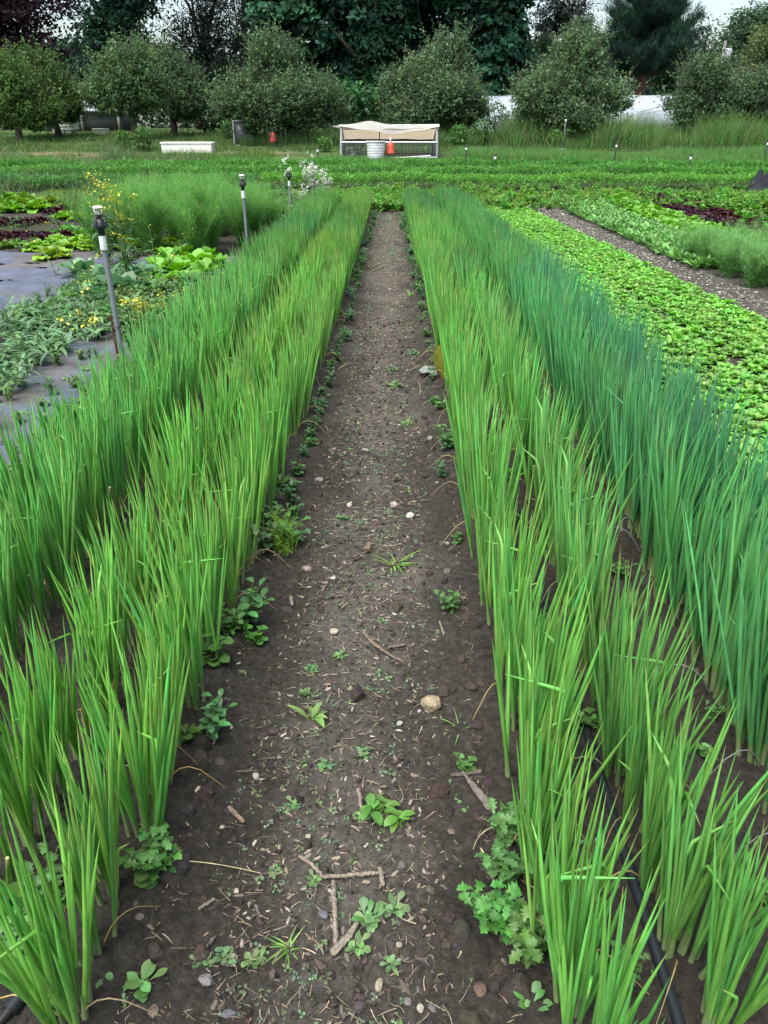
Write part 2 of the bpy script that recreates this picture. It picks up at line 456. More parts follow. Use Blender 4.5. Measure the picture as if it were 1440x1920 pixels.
def micro(x, y):
    amp = 1.0/(1 + (np.abs(y)/9)**2)
    return amp*(.020*fbm(x, y, 3.2, 3, 3) + .013*fbm(x, y, 13, 3, 11) + .006*fbm(x, y, 45, 3, 23))

def path_mask(x, y):
    l = np.interp(y, _ys, _l1) + .10; r = np.interp(y, _ys, _r1) - .10
    return smooth(l - .02, l + .07, x)*(1 - smooth(r - .07, r + .02, x))

def grow(lo, hi, step0, rate, stop):
    a = [lo]; s = step0
    while a[-1] < hi:
        a.append(a[-1] + s); s = min(s*rate, stop)
    return a
yy = np.array([-30, -12, -5, -2, -1, -.5, 0] + grow(.3, 900, .016, 1.0055, 60))
xr = grow(1.9, 600, .022, 1.09, 60); xl = [-v for v in grow(2.3, 600, .022, 1.09, 60)][::-1]
xx = np.array(xl[:-1] + list(np.arange(-2.3, 1.9, .021)) + xr)
X, Y = np.meshgrid(xx, yy)
pm = path_mask(X, Y)*(Y < 17.4)
nearw = (Y < 40)*(np.abs(X) < 25)
Z = gz(Y) + micro(X, Y)*nearw - pm*.06
# raised vegetable bed shoulders
inbed = ((X > rowx('L4', Y) - .2) & (X < rowx('L1', Y) + .1)) | ((X > rowx('R1', Y) - .1) & (X < rowx('R4', Y) + .2))
Z = Z + .012*inbed*(Y < 17)*(1 - pm)
C = np.tile(SOIL, X.shape + (1,))
def zone(mask, c):
    global C
    C = C*(1 - mask[..., None]) + np.asarray(c)*mask[..., None]
nz = fbm(X, Y, .9, 3, 5)
zone(smooth(3.1, 3.5, X + .1*nz)*(1 - smooth(3.95, 4.4, X))*(Y < 18.6), MULCH)
zone(smooth(1.3, 1.55, X + .1*nz)*(1 - smooth(1.75, 2.0, X))*(Y < 18.6)*.6, MULCH)
zone(smooth(-2.1, -1.7, -(-X)*1.0 + 0*nz)*0, SOIL)
zone(smooth(17.4, 18.6, Y + .5*nz)*(1 - .5*smooth(.1, .5, nz)), TURF)
zone(smooth(19.0, 20.0, Y), SOIL*.9)
zone(smooth(23.6, 24.2, Y + .2*nz)*smooth(2.5, 5, X)*(1 - smooth(25.0, 25.3, Y)), MULCH*1.25)
zone(smooth(25.2, 26, Y), TURF)
zone(smooth(24.5, 26.0, Y + nz)*(1 - smooth(28.5, 29.5, Y))*(1 - smooth(-4, 0, X))*smooth(-.1, .25, nz), STRAW*.8)
mb = MB(); ny, nx = X.shape
mb.add(np.stack([X, Y, Z], -1), ribbon_faces(1, ny, nx), C.reshape(-1, 3))
tag(mb.build('ground', M_SOIL), kind='structure')

# dirt path between the two onion beds: its own finely lumped sheet, edges tucked under the bed soil
yp = np.array(grow(.35, 17.6, .0075, 1.0035, .06)); up = np.linspace(0, 1, 110)
Yp, U = np.meshgrid(yp, up, indexing='ij')
lft = np.interp(Yp, _ys, _l1) + .045; rgt = np.interp(Yp, _ys, _r1) - .045
Xp = lft + (rgt - lft)*U
edge = np.minimum(U, 1-U)
Zp = gz(Yp) + micro(Xp, Yp) + .006*fbm(Xp, Yp, 70, 3, 31)/(1 + Yp/4) - .016*smooth(0, .35, edge) - .075*(1 - smooth(0, .05, edge)) - .06*smooth(17.1, 17.6, Yp)
dry = smooth(.15, .5, edge + .25*fbm(Xp, Yp, 2.2, 3, 41))
Cp = SOIL*(1 - dry[..., None]) + SOIL_DRY*dry[..., None]
mb = MB(); mb.add(np.stack([Xp, Yp, Zp], -1), ribbon_faces(1, len(yp), 110), Cp.reshape(-1, 3))
tag(mb.build('path', M_SOIL), kind='structure')

def ground_z(x, y):
    x = np.asarray(x, float); y = np.asarray(y, float)
    z = gz(y) + micro(x, y)*((y < 40)*(np.abs(x) < 25))
    return z - .014*path_mask(x, y)*(y < 17.4)

def GP(px, py, dz=0.0):
    p = P(px, py); z = float(ground_z(p[0], p[1]))
    return np.array([p[0], p[1], z + dz])

# ---------------------------------------------------------------- scallions
def onion_template(seed, nstem, H, spread, sides, segs, dead=2, cut=1, wide=1.0):
    """returns (leaves, stems) geometry of one clump"""
    r = np.random.default_rng(seed)
    lf, st = MB(), MB()
    bx = r.normal(0, .019, nstem)*wide; by = r.normal(0, .027, nstem)*wide
    sx, sl_ = [], []
    B, D, Bd, L, Rr, Cc = [], [], [], [], [], []
    for k in range(nstem):
        out = np.array([bx[k], by[k], 0])/.05
        a = r.normal(0, .04, 2)*[.7, 1]
        d0 = np.array([out[0]*spread*.42 + a[0], out[1]*spread*.42 + a[1], 1.0]); d0 /= np.linalg.norm(d0)
        h = r.uniform(.09, .15); p0 = np.array([bx[k], by[k], -.015]); p1 = p0 + d0*h
        S = p0[None] + np.linspace(0, 1, 4)[:, None]*(p1 - p0)[None]
        white = np.array([.36, .42, .23]); grn = np.array([.16, .30, .08])
        tt = np.linspace(0, 1, 4)[:, None]**.8
        tubes(st, S[None], np.array([[.0078, .0075, .0065, .006]])*r.uniform(.8, 1.2), max(sides, 5), (white*(1-tt) + grn*tt)[None])
        for j in range(r.integers(3, 5)):
            ang = r.uniform(0, 2*PI); sp = abs(r.normal(.045, .045)) + spread*.11
            dv = d0 + np.array([math.cos(ang)*sp*.62, math.sin(ang)*sp, 0]); dv /= np.linalg.norm(dv)
            bend = np.array([dv[0], dv[1], 0])*r.uniform(-.2, .45) + np.append(r.normal(0, .05, 2), -abs(r.normal(0, .03)))
            ll = H*r.uniform(.62, 1.05) - h*.6
            B.append(p1 - d0*r.uniform(.02, .07)); D.append(dv); Bd.append(bend); L.append(ll); Rr.append(r.uniform(.0046, .0080))
            base = np.array([.185, .455, .100])*np.exp(r.normal(0, .14)); hue = r.normal(0, .5)
            base = base*np.array([1 + .12*hue if hue > 0 else 1 + .25*hue, 1, 1 - .12*hue]); Cc.append(np.clip(base, .02, .6))
    n = len(B); B = np.array(B); D = np.array(D); Bd = np.array(Bd); L = np.array(L); Rr = np.array(Rr); Cc = np.array(Cc)
    t = np.linspace(0, 1, segs+1)
    S = B[:, None] + L[:, None, None]*(t[None, :, None]*D[:, None] + (t**2)[None, :, None]*Bd[:, None]*.45)
    # a few kinked leaves
    kk = r.random(n) < .025
    kt = np.clip(t - .62, 0, None)
    S[kk] += (kt[None, :, None]*L[kk][:, None, None])*np.concatenate([r.normal(0, .4, (kk.sum(), 2)), -.75*np.ones((kk.sum(), 1))], 1)[:, None]
    prof = np.interp(t, [0, .18, .45, .75, .93, 1], [.80, 1, .95, .66, .25, .05])
    rad = Rr[:, None]*prof[None]
    tip = np.array([.42, .37, .13]); low = np.array([1.08, .98, .95])
    tipk = (r.random((n, 1, 1)) < .3)*np.clip((t[None, :, None]-.86)/.14, 0, 1)
    CC = Cc[:, None]*(1 + (low-1)*(1-t)[None, :, None])
    CC = CC*(1-tipk) + tip*tipk
    tubes(lf, S, rad, sides, CC)
    # cut flower stalks with pale ends
    for _ in range(cut):
        a = r.uniform(0, 2*PI); dv = np.array([math.cos(a)*.22, math.sin(a)*.22, 1]); q0 = np.array([math.cos(a)*.02, math.sin(a)*.02, .05])
        l = r.uniform(.14, .28); pts = q0[None] + np.linspace(0, 1, 5)[:, None]*dv[None]*l
        cc = np.tile([.16, .33, .07], (5, 1)); cc[4] = [.62, .58, .36]
        tubes(lf, pts[None], np.full((1, 5), .0055), max(5, sides), cc[None], caps=True)
    # withered yellow leaves hanging outward
    if dead:
        a = r.uniform(0, 2*PI, dead); q0 = np.stack([np.cos(a)*.03, np.sin(a)*.03, .02 + 0*a], -1)
        l = r.uniform(.16, .34, dead); tt = np.linspace(0, 1, 7)
        rad_ = l[:, None]*(.55*tt + .25*tt**2)[None]; zz = l[:, None]*(1.25*tt - 1.15*tt**2 - .25*tt**4)[None]
        wob = r.normal(0, .25, (dead, 1))*tt[None]
        S = np.stack([q0[:, :1] + rad_*np.cos(a[:, None] + wob), q0[:, 1:2] + rad_*np.sin(a[:, None] + wob), np.maximum(q0[:, 2:] + zz, .006)], -1)
        cd = np.where(r.random((dead, 1)) < .5, np.array([[.42, .34, .14]]), np.array([[.36, .29, .19]]))
        tubes(lf, S, np.linspace(.0032, .0009, 7)[None].repeat(dead, 0), 4, np.repeat(cd[:, None], 7, 1))
    return lf.arr(), st.arr()

near_t = [onion_template(100+i, 10 + i % 3, .64, .41, 6, 9, (0, 1, 0, 2)[i % 4], 1 if i % 4 == 0 else 0) for i in range(8)]
blue_t = [onion_template(140+i, 12 + i % 3, .69, .36, 6, 9, 1, 0) for i in range(5)]
far_t = [onion_template(180+i, 9, .65, .40, 3, 4, 0, 0) for i in range(5)]
near_m = [(make_mesh('scallion_leaves', a, M_ONION), make_mesh('scallion_stem', b, M_ONION)) for a, b in near_t]
blue_m = [(make_mesh('scallion_leaves', a, M_ONION), make_mesh('scallion_stem', b, M_ONION)) for a, b in blue_t]

ORD = 'nearest second third fourth fifth sixth seventh eighth ninth tenth eleventh twelfth thirteenth fourteenth fifteenth sixteenth seventeenth eighteenth nineteenth'.split()
TENS = {20: 'twentieth', 30: 'thirtieth', 40: 'fortieth', 50: 'fiftieth'}
def ordinal(k):
    if k < 19: return ORD[k]
    n = k + 1
    if n % 10 == 0: return TENS[n]
    return {2: 'twenty', 3: 'thirty', 4: 'forty', 5: 'fifty'}[n//10] + '-' + ('first ' + ' '.join(ORD[1:])).split()[n % 10 - 1]
ROWTXT = {'L1': 'bright green scallion clump, {o}from the camera, row edging the path on the left',
          'L2': 'bright green scallion clump {o}from the camera, second row left of the path',
          'L3': 'green scallion clump {o}from the camera, third row left of the path',
          'L4': 'green scallion clump {o}from the camera, outermost row left of the path',
          'R1': 'bright green scallion clump, {o}from the camera, row edging the path on the right',
          'R2': 'bright green scallion clump {o}from the camera, second row right of the path',
          'R3': 'blue-green scallion clump {o}from the camera, third row right of the path',
          'R4': 'tall blue-green scallion clump {o}from the camera, outermost row right of the path'}
FIX = {'L1': [.91, 1.06, 1.20, 1.36, 1.53, 1.71, 1.85], 'R1': [.78, .92, 1.07, 1.24, 1.39], 'R2': [.90, 1.04, 1.22, 1.39, 1.55, 1.68],
       'L2': [1.16, 1.33, 1.48, 1.62, 1.80, 1.96], 'R3': [1.30, 1.44, 1.60, 1.74], 'L3': [1.75, 1.92, 2.09, 2.28], 'L4': [1.9, 2.08, 2.26, 2.45], 'R4': [1.4, 1.57, 1.73, 1.9]}
clumps = []
rr = np.random.default_rng(21)
for row in ROWTXT:
    ys = list(FIX[row])
    while ys[-1] < Y_END: ys.append(ys[-1] + rr.uniform(.145, .195))
    for y in ys:
        x = float(rowx(row, y)) + rr.normal(0, .012)
        p = (x, y, float(ground_z(x, y)))
        if in_frame((x, y, .35), 160) or in_frame(p, 80): clumps.append((y, row, p))
clumps.sort(key=lambda c: c[0])
count = {}
far_mb = MB()
TINT = {'L1': (1.06, 1.02, .95), 'L2': (1.05, 1.03, .92), 'L3': (.95, 1.0, 1.05), 'L4': (.88, .98, 1.15), 'R1': (1.0, 1.02, 1.0), 'R2': (.92, 1.0, 1.05), 'R3': (.60, .85, 1.32), 'R4': (.52, .80, 1.52)}
for i, (y, row, p) in enumerate(clumps):
    blue = row in ('R3', 'R4')
    patch = float(vnoise(p[0]*1.3, y*.55, 77))
    tint = np.array(TINT[row])*np.exp(rr.normal(0, .05, 3))*(.86 + .28*patch)
    if not blue and patch < .3: tint = tint*np.array([.78, .92, 1.2])
    if row == 'R3' and y < 2.6: tint = tint*np.array([1.15, 1.05, .95])
    if blue and y > 7: tint = tint*np.array([1.25, 1.1, .85])
    rz = rr.normal(0, .25) + PI*int(rr.integers(0, 2)); sc = rr.uniform(.86, 1.06)
    if blue: sc *= 1.04
    if row == 'L1': sc *= .91
    if row == 'L2': sc *= .96
    if y < 2.0: sc *= .86 + .14*max(0, y - .8)/1.2
    if y > 5: sc *= 1 - .012*(y - 5)
    if i < 296:
        k = count.get(row, 0); count[row] = k + 1
        name = 'scallion_clump'
        lm, sm = (blue_m if blue else near_m)[int(rr.integers(0, len(blue_m if blue else near_m)))]
        lab = ROWTXT[row].format(o=ordinal(k) + ' ')
        root = inst(name, lm, p, rz, sc, tint)
        inst('white_stem_base', sm, (0, 0, 0), 0, 1, (1, 1, 1), root)
        tag(root, lab, 'scallion', 'scallion clumps in the rows beside the path')
    else:
        far_mb.tpl(far_t[int(rr.integers(0, len(far_t)))][0], p, rz, sc, tint)
        far_mb.tpl(far_t[int(rr.integers(0, len(far_t)))][0], (p[0]+rr.normal(0, .012), p[1]+rr.normal(0, .05), p[2]), rz+2, sc, tint)
o = far_mb.build('scallion_rows', M_ONION)
tag(o, 'dense far end of the green scallion rows on both sides of the path', 'scallions', kind='stuff')
# ---------------------------------------------------------------- plant templates
def weed_t(seed, n, L, W, prof, el, c, ruffle=0.0, stems=0, h=.08, fold=.2, curl=.7):
    r = np.random.default_rng(seed); mb = MB()
    if stems:
        q = []; SP = []; RD = []
        for k in range(stems):
            a = r.uniform(0, 2*PI); lean = r.uniform(.1, .8); hh = h*r.uniform(.6, 1.1)
            pts = np.array([[0, 0, -.005], [math.cos(a)*lean*hh*.4, math.sin(a)*lean*hh*.4, hh*.5], [math.cos(a)*lean*hh, math.sin(a)*lean*hh, hh]])
            SP.append(pts); RD.append([.0026, .002, .0012])
            for f in np.linspace(.25, 1, max(2, n//stems)):
                i0 = min(int(f*2), 1); ff = f*2 - i0
                q.append(pts[i0]*(1-ff) + pts[i0+1]*ff)
        tubes(mb, np.array(SP), np.array(RD), 5, np.array([.12, .17, .05]))
        base = np.array(q); n = len(base)
    else:
        base = np.zeros((n, 3)); base[:, :2] = r.normal(0, .006, (n, 2)); base[:, 2] = r.uniform(0, .01, n)
    az = np.arange(n)*2.4 + r.normal(0, .35, n)
    leaves(mb, base, az, r.normal(el, .22, n), L*r.uniform(.6, 1.15, n), W*r.uniform(.75, 1.15, n), np.full(n, curl)*r.uniform(.5, 1.5, n), vary(r, c, n, .16, .07), prof, fold, ruffle, 5, r)
    return mb.arr()

WEED_C = (.085, .20, .055)
lobed_t = [weed_t(300+i, 56+6*i, .040, .026, LOBED, .5, WEED_C, .10, 7 + i, .11, .35) for i in range(4)]
clover_t = [weed_t(310+i, 34, .032, .028, SPAT, .5, (.10, .23, .055), 0, 8, .06) for i in range(3)]
bushy_t = [weed_t(320+i, 46, .034, .018, OVAL, .6, (.085, .19, .075), 0, 7, .11) for i in range(3)]
seed_t = [weed_t(330+i, 4 + i, .017, .011, SPAT, .45, (.13, .19, .105)) for i in range(4)]
ros_t = [weed_t(340+i, 12 + 3*i, .030, .016, SPAT, .5, (.12, .23, .085), .05) for i in range(4)]
pepper_t = [weed_t(350+i, 9, .05, .026, OVAL, .35, (.10, .25, .045), 0, 2, .05, .3, .9) for i in range(2)]
lance_t = [weed_t(355, 6, .085, .025, LANCE, .55, (.16, .30, .08), 0, 0, 0, .3, .9)]
pursl_t = [weed_t(358, 14, .042, .019, SPAT, .4, (.13, .25, .085), 0, 3, .03, .05, .4)]
def crab_t(seed):
    r = np.random.default_rng(seed); mb = MB(); n = 26
    a = r.uniform(0, 2*PI, n); e = r.uniform(.15, .8, n)
    leaves(mb, np.zeros((n, 3)) + r.normal(0, .005, (n, 3))*[1, 1, 0], a, e, r.uniform(.05, .125, n), r.uniform(.005, .008, n), r.uniform(.3, 1.2, n), vary(r, (.16, .29, .07), n), [.8, 1, .9, .7, .4, .05], .3, 0, 5, r)
    return mb.arr()
crab_ = crab_t(360); crab2 = crab_t(361)

def feather(seed, H, spread, nst, nth, c, thick=.0016, tl=.09):
    r = np.random.default_rng(seed); mb = MB(); SP = []; cen = []; dirs = []
    for k in range(nst):
        a = r.uniform(0, 2*PI); ln = r.uniform(.1, 1)*spread; h = H*r.uniform(.6, 1)
        t = np.linspace(0, 1, 6)
        pts = np.stack([math.cos(a)*ln*t**1.3, math.sin(a)*ln*t**1.3, h*t*(1.12 - .12*t)], -1) + np.append(r.normal(0, .02, 2), 0)
        SP.append(pts)
    SP = np.array(SP)
    tubes(mb, SP, np.array([[.008, .006, .004, .003, .002, .001]]).repeat(nst, 0)*(H/.8), 5, np.array(c)*1.15)
    k = r.integers(0, nst, nth); f = r.beta(1.5, 1.2, nth)*4.99; i0 = f.astype(int); ff = (f - i0)[:, None]
    b = SP[k, i0]*(1-ff) + SP[k, i0+1]*ff + r.normal(0, .035*H, (nth, 3))
    d = r.normal(0, 1, (nth, 3)); d[:, 2] = np.abs(d[:, 2])*.9 + .1; d = nrm(d)
    blades(mb, b, d, r.normal(0, .25, (nth, 3)) - [0, 0, .1], tl*r.uniform(.5, 1.5, nth), np.full(nth, thick)*r.uniform(.7, 1.4, nth), vary(r, c, nth, .2, .06), 3, .3, r)
    return mb.arr()

def rosette(seed, n, L, W, prof, e0, e1, c, ruffle, nruf, curl=.8, fold=.12, ctip=None):
    """leafy head: outer leaves spread, inner ones upright"""
    r = np.random.default_rng(seed); mb = MB(); k = np.linspace(0, 1, n)
    leaves(mb, np.stack([.015*np.cos(k*40)*(1-k), .015*np.sin(k*40)*(1-k), 0*k + .004], -1), np.arange(n)*2.4 + r.normal(0, .25, n), e0 + (e1-e0)*k + r.normal(0, .1, n),
           L*(1.05 - .4*k)*r.uniform(.85, 1.15, n), W*(1.05 - .35*k)*r.uniform(.85, 1.15, n), curl*(1 - .5*k)*r.uniform(.6, 1.4, n), vary(r, c, n, .14, .06), prof, fold, ruffle, nruf, r, ctip)
    return mb.arr()
BROAD = [.25, .3, .55, .9, 1.05, 1.0, .75, .15]
salad_t = [rosette(400+i, 15, .080, .036, BROAD, .5, 1.35, (.165, .385, .065), .13, 6, .9, .12) for i in range(6)]
lett_t = [rosette(410+i, 18, .19, .14, BROAD, .35, 1.3, (.19, .36, .05), .13, 8, .7) for i in range(4)]
red_t = [rosette(420+i, 20, .15, .12, BROAD, .35, 1.2, (.036, .010, .015), .2, 10, .8) for i in range(3)]
green_t = [rosette(430+i, 16, .17, .11, BROAD, .4, 1.3, (.085, .21, .035), .16, 9, .8) for i in range(3)]
cab_t = [rosette(440+i, 15, .32, .20, BROAD, .3, 1.25, (.14, .34, .045), .06, 6, .7, .16) for i in range(3)]
rad_t = [rosette(450+i, 16, .21, .062, [.12, .14, .3, .7, 1, .95, .6, .08], .7, 1.4, (.13, .29, .07), .08, 6, .8, .1) for i in range(5)]
collard_t = [rosette(460+i, 13, .34, .17, [.12, .15, .5, .95, 1.05, .8, .08], .7, 1.4, (.11, .22, .10), .05, 5, .9, .14) for i in range(2)]
fen_t = [feather(470+i, .86, .50, 16, 10000, (.14, .31, .085), .0030, .11) for i in range(3)]
fen_s = [feather(480+i, .5, .34, 13, 5600, (.165, .34, .11), .0030, .08) for i in range(3)]

def meshes(name, T, mat): return [make_mesh(name, t, mat) for t in T]
LOB, CLO, BUS, SED, ROS = (meshes('weed', t, M_LEAF) for t in (lobed_t, clover_t, bushy_t, seed_t, ros_t))
PEP, LAN, PUR, CRB = (meshes('weed', t, M_LEAF) for t in (pepper_t, lance_t, pursl_t, [crab_, crab2]))
SAL, LET, RED, GRN, CAB, RAD, COLL, FEN, FES = (meshes(n, t, m) for n, t, m in (('salad_green', salad_t, M_LEAF), ('lettuce', lett_t, M_LEAF), ('lettuce', red_t, M_LEAF), ('lettuce', green_t, M_LEAF),
    ('cabbage', cab_t, M_LEAF), ('radish_plant', rad_t, M_LEAF), ('collard', collard_t, M_LEAF), ('fennel', fen_t, M_FEATH), ('fennel', fen_s, M_FEATH)))

rr = np.random.default_rng(33)
def put(name, M, p, sc, label, cat, group=None, tint=None, rz=None):
    o = inst(name, M[int(rr.integers(0, len(M)))], p, rr.uniform(0, 6.28) if rz is None else rz, sc, tint if tint is not None else np.exp(rr.normal(0, .08, 3)))
    return tag(o, label, cat, group)

# ---------------------------------------------------------------- named weeds on and beside the path
for px, py, M, sc, lab in [
    (738, 1052, CRB, 1.25, 'spiky crabgrass tuft in the middle of the dirt path'),
    (862, 1362, CRB, .62, 'small crabgrass tuft right of the tan stone on the path'),
    (540, 1765, CRB, .62, 'thin grass tuft left of the upright straight stick'),
    (588, 1345, LAN, 1.0, 'seedling with long pointed light green leaves on the path'),
    (690, 1528, PEP, 1.05, 'glossy pepper-like seedling, left one of the cluster above the bent stick'),
    (742, 1530, PEP, .9, 'glossy pepper-like seedling, right one of the cluster above the bent stick'),
    (718, 1505, PEP, .85, 'glossy pepper-like seedling at the back of the cluster above the bent stick'),
    (268, 1850, PUR, 1.1, 'purslane with round fleshy leaves at the bottom left of the path'),
    (690, 1712, ROS, 1.25, 'leafy rosette weed at the top end of the thick bark stick'),
    (738, 1702, ROS, 1.1, 'leafy rosette weed right of the thick bark stick'),
    (668, 1770, ROS, .95, 'leafy rosette weed growing over the thick bark stick'),
    (735, 1795, ROS, .7, 'small rosette weed below and right of the thick bark stick'),
    (420, 1785, ROS, .9, 'rosette weed above the grey slate stone'),
    (475, 1790, ROS, .9, 'rosette weed right of the grey slate stone'),
    (380, 1795, ROS, .8, 'rosette weed at the end of the dark twig by the slate stone'),
    (588, 1645, ROS, .7, 'rosette weed under the elbow of the bent stick'),
    (515, 1625, ROS, .62, 'rosette weed left of the bent stick'),
    (585, 1248, ROS, .8, 'rosette weed on the path below the cream stone'),
    (638, 1225, ROS, .75, 'flat rosette weed beside the split bark strip'),
    (570, 1290, ROS, .7, 'rosette weed between the cream stone and the pointed seedling'),
    (680, 1405, ROS, .8, 'flat rosette weed below and left of the tan stone'),
    (550, 1505, ROS, .8, 'rosette weed left of the pepper-like cluster'),
    (610, 1432, ROS, .8, 'rosette weed on the bare soil above the pepper-like cluster'),
    (845, 1140, LOB, .75, 'sprawling lobed-leaf weed at the right path edge above the tan stone'),
    (835, 1125, ROS, 1.0, 'rosette weed just behind the lobed weed on the right path edge'),
    (390, 1385, BUS, 1.15, 'upright bushy weed at the foot of the left scallion row'),
    (360, 1395, CLO, 1.0, 'clover-like weed left of the upright bushy weed'),
    (405, 1255, CLO, 1.5, 'round-leaved clover-like weed mound at the left path edge'),
    (460, 1170, BUS, 1.5, 'large bushy weed mound halfway along the left path edge'),
    (482, 1200, CLO, 1.0, 'low weed in front of the large bushy mound'),
    (430, 1190, LOB, .9, 'lobed weed tucked against scallions behind the clover mound'),
    (495, 1035, BUS, 1.4, 'bushy weed mound below the ferny carrot seedling'),
    (505, 985, LOB, 1.0, 'lobed weed beside the ferny carrot seedling'),
    (535, 925, CLO, 1.5, 'light green weed behind the ferny carrot seedling'),
    (300, 1640, LOB, 1.05, 'lobed weed at the right foot of the second front scallion clump'),
    (280, 1660, CLO, 1.2, 'clover-like weed below the lobed weed at the left front clump'),
    (300, 1575, CLO, .9, 'pale weed poking out beside the left front clump leaves'),
    (40, 1775, LOB, .85, 'big lobed weed beside the green hose valve'),
    (95, 1700, LOB, 1.0, 'lobed weed behind the green hose valve'),
    (40, 1720, CLO, 1.4, 'low leafy weed at the left frame edge'),
    (112, 1900, LOB, .5, 'small lobed weed right of the green hose valve'),
    (205, 1860, ROS, 1.0, 'rosette weed by the frontmost left scallion clump'),
    (225, 1885, ROS, .6, 'tiny rosette weed between purslane and frontmost clump'),
    (945, 1575, LOB, 1.1, 'lobed weed, farthest of the large cluster at the right front row'),
    (955, 1650, LOB, 1.1, 'lobed weed in the middle of the cluster at the right front row'),
    (935, 1735, LOB, 1.1, 'pale lobed weed spreading onto the path at the right front row'),
    (985, 1790, LOB, 1.1, 'lobed weed, nearest of the large cluster at the right front row'),
    (1000, 1880, ROS, 1.2, 'rosette weed at the bottom between path and hose'),
    (1240, 1815, ROS, 1.0, 'rosette weed beside the thick black hose'),
    (1105, 1590, ROS, .9, 'rosette weed left of the black hose among scallions'),
    (1100, 1365, CLO, .9, 'clover-like weed touching the far part of the hose'),
    (862, 1500, ROS, .8, 'yellowish weed beside the grey driftwood piece'),
    (875, 1440, CLO, .7, 'small weed above the grey driftwood piece'),
    (770, 552, LAN, 1.1, 'bright yellow-green seedling far up the path on the right'),
    (735, 690, ROS, 1.5, 'flat weed in the middle of the far path'),
    (775, 660, ROS, 1.7, 'pale leafy weed on the far path near the yellow leaf'),
    (738, 722, ROS, 1.9, 'pale leafy weed in the centre of the path, nearer than the yellow leaf'),
    (765, 790, CRB, .8, 'bright grass tuft in the centre of the middle path'),
    (640, 965, ROS, 1.1, 'pale weed on the path left of the white stones'),
]:
    put('weed', M, GP(px, py, -.004), sc, lab, 'weed', 'weeds along the path')

# ferny carrot seedling
cs = feather(490, .17, .06, 7, 420, (.17, .34, .04), .003, .035)
o = inst('carrot_seedling', make_mesh('carrot_seedling', cs, M_FEATH), GP(530, 1028), 0.4, 1.0); tag(o, 'single bright ferny carrot seedling at the left path edge', 'seedling')

# weeds hugging the feet of the rows further on, one by one
k = 0
for side in (0, 1):
    y = 2.9
    while y < 16.5 and k < 190:
        l = float(np.interp(y, _ys, _l1)) + .10; r_ = float(np.interp(y, _ys, _r1)) - .10
        x = (l + abs(rr.normal(0, .04))) if side == 0 else (r_ - abs(rr.normal(0, .035)))
        if rr.random() < (.95 if side == 0 or y > 7 else .55):
            put('weed', (BUS, CLO, LOB)[int(rr.integers(0, 3))], (x, y, float(ground_z(x, y)) - .004), rr.uniform(.55, 1.15), 'low leafy weed on the ' + ('left' if side == 0 else 'right') + ' path edge, beyond the carrot seedling', 'weed', 'low weeds lining the %s path edge' % ('left' if side == 0 else 'right'), np.array([.95, 1.0, 1.15])*np.exp(rr.normal(0, .1)))
            k += 1
        y += rr.uniform(.08, .22)*(1 + y/30)

# weeds between the onion rows (near ones) and tiny seedlings over the path
for row, dx in (('L1', -.125), ('L2', -.2), ('R1', .14), ('R2', .2)):
    for y in np.arange(1.0, 5.0, .16):
        if rr.random() < .5:
            x = float(rowx(row, y)) + dx + rr.normal(0, .05)
            put('weed', (CLO, ROS, LOB)[int(rr.integers(0, 3))], (x, y, float(ground_z(x, y)) - .004), rr.uniform(.5, .95), 'small shaded weed on the bare soil strip between two scallion rows', 'weed', 'weeds between the scallion rows')

sx = rr.uniform(0, 1, 2600); sy = .85 + 15.8*rr.uniform(0, 1, 2600)**1.35
keep = vnoise(sx*5, sy*2.3, 61) + rr.normal(0, .16, 2600) > .47
sx, sy = sx[keep], sy[keep]
ordr = np.argsort(sy); sx, sy = sx[ordr], sy[ordr]
mbs = MB()
for i, (u, y) in enumerate(zip(sx, sy)):
    l = float(np.interp(y, _ys, _l1)) + .12; r_ = float(np.interp(y, _ys, _r1)) - .12
    x = l + (r_ - l)*u; z = float(ground_z(x, y)) - .002
    sc = rr.uniform(.3, .85)*(.75 + .11*y); j = int(rr.integers(0, 4))
    if i < 260:
        o = inst('seedling', SED[j], (x, y, z), rr.uniform(0, 6.28), sc, np.exp(rr.normal(0, .12, 3)))
        tag(o, 'tiny grey-green weed seedling scattered on the near dirt path', 'seedling', 'tiny weed seedlings on the path')
    else: mbs.tpl(seed_t[j], (x, y, z), rr.uniform(0, 6.28), sc, np.exp(rr.normal(0, .12, 3)))
tag(mbs.build('seedlings', M_LEAF), 'sprinkling of tiny weed seedlings over the far part of the dirt path', 'seedlings', kind='stuff')

# ---------------------------------------------------------------- sticks, stones, chips
def stick(px, rad, label, cat='stick', name='stick', c=(.21, .18, .145), flat=1.0, up=.004):
    pts = np.array([GP(a, b, max(rad)*flat + up) for a, b in px])
    t = np.linspace(0, len(pts)-1, max(14, len(pts)*8)); i = np.minimum(t.astype(int), len(pts)-2); f = (t - i)[:, None]
    S = pts[i]*(1-f) + pts[i+1]*f; S = S + rr.normal(0, .0008, S.shape)
    c0 = S.mean(0); rad = np.interp(np.linspace(0, 1, len(S)), np.linspace(0, 1, len(rad)), rad)*rr.uniform(.93, 1.05, len(S))*.74
    mb = MB(); tube(mb, S - c0, rad*np.interp(np.linspace(0, 1, len(S)), [0, .04, .96, 1], [.75, 1, 1, .6]), 7, np.array(c))
    V = mb.V; 
    if flat < 1:
        for a in V: a[:, 2] *= flat
    o = mb.build(name, M_WOOD, loc=c0, smooth=False); return tag(o, label, cat, 'sticks and bark on the path')
stick([(560, 1606), (582, 1622), (606, 1643), (640, 1640), (690, 1638), (722, 1634)], [.006, .006, .0065, .006, .007, .003], 'pale grey twig with a sharp elbow bend lying across the path')
stick([(712, 1625), (718, 1658)], [.007, .008], 'short stub of wood under the tip of the bent twig')
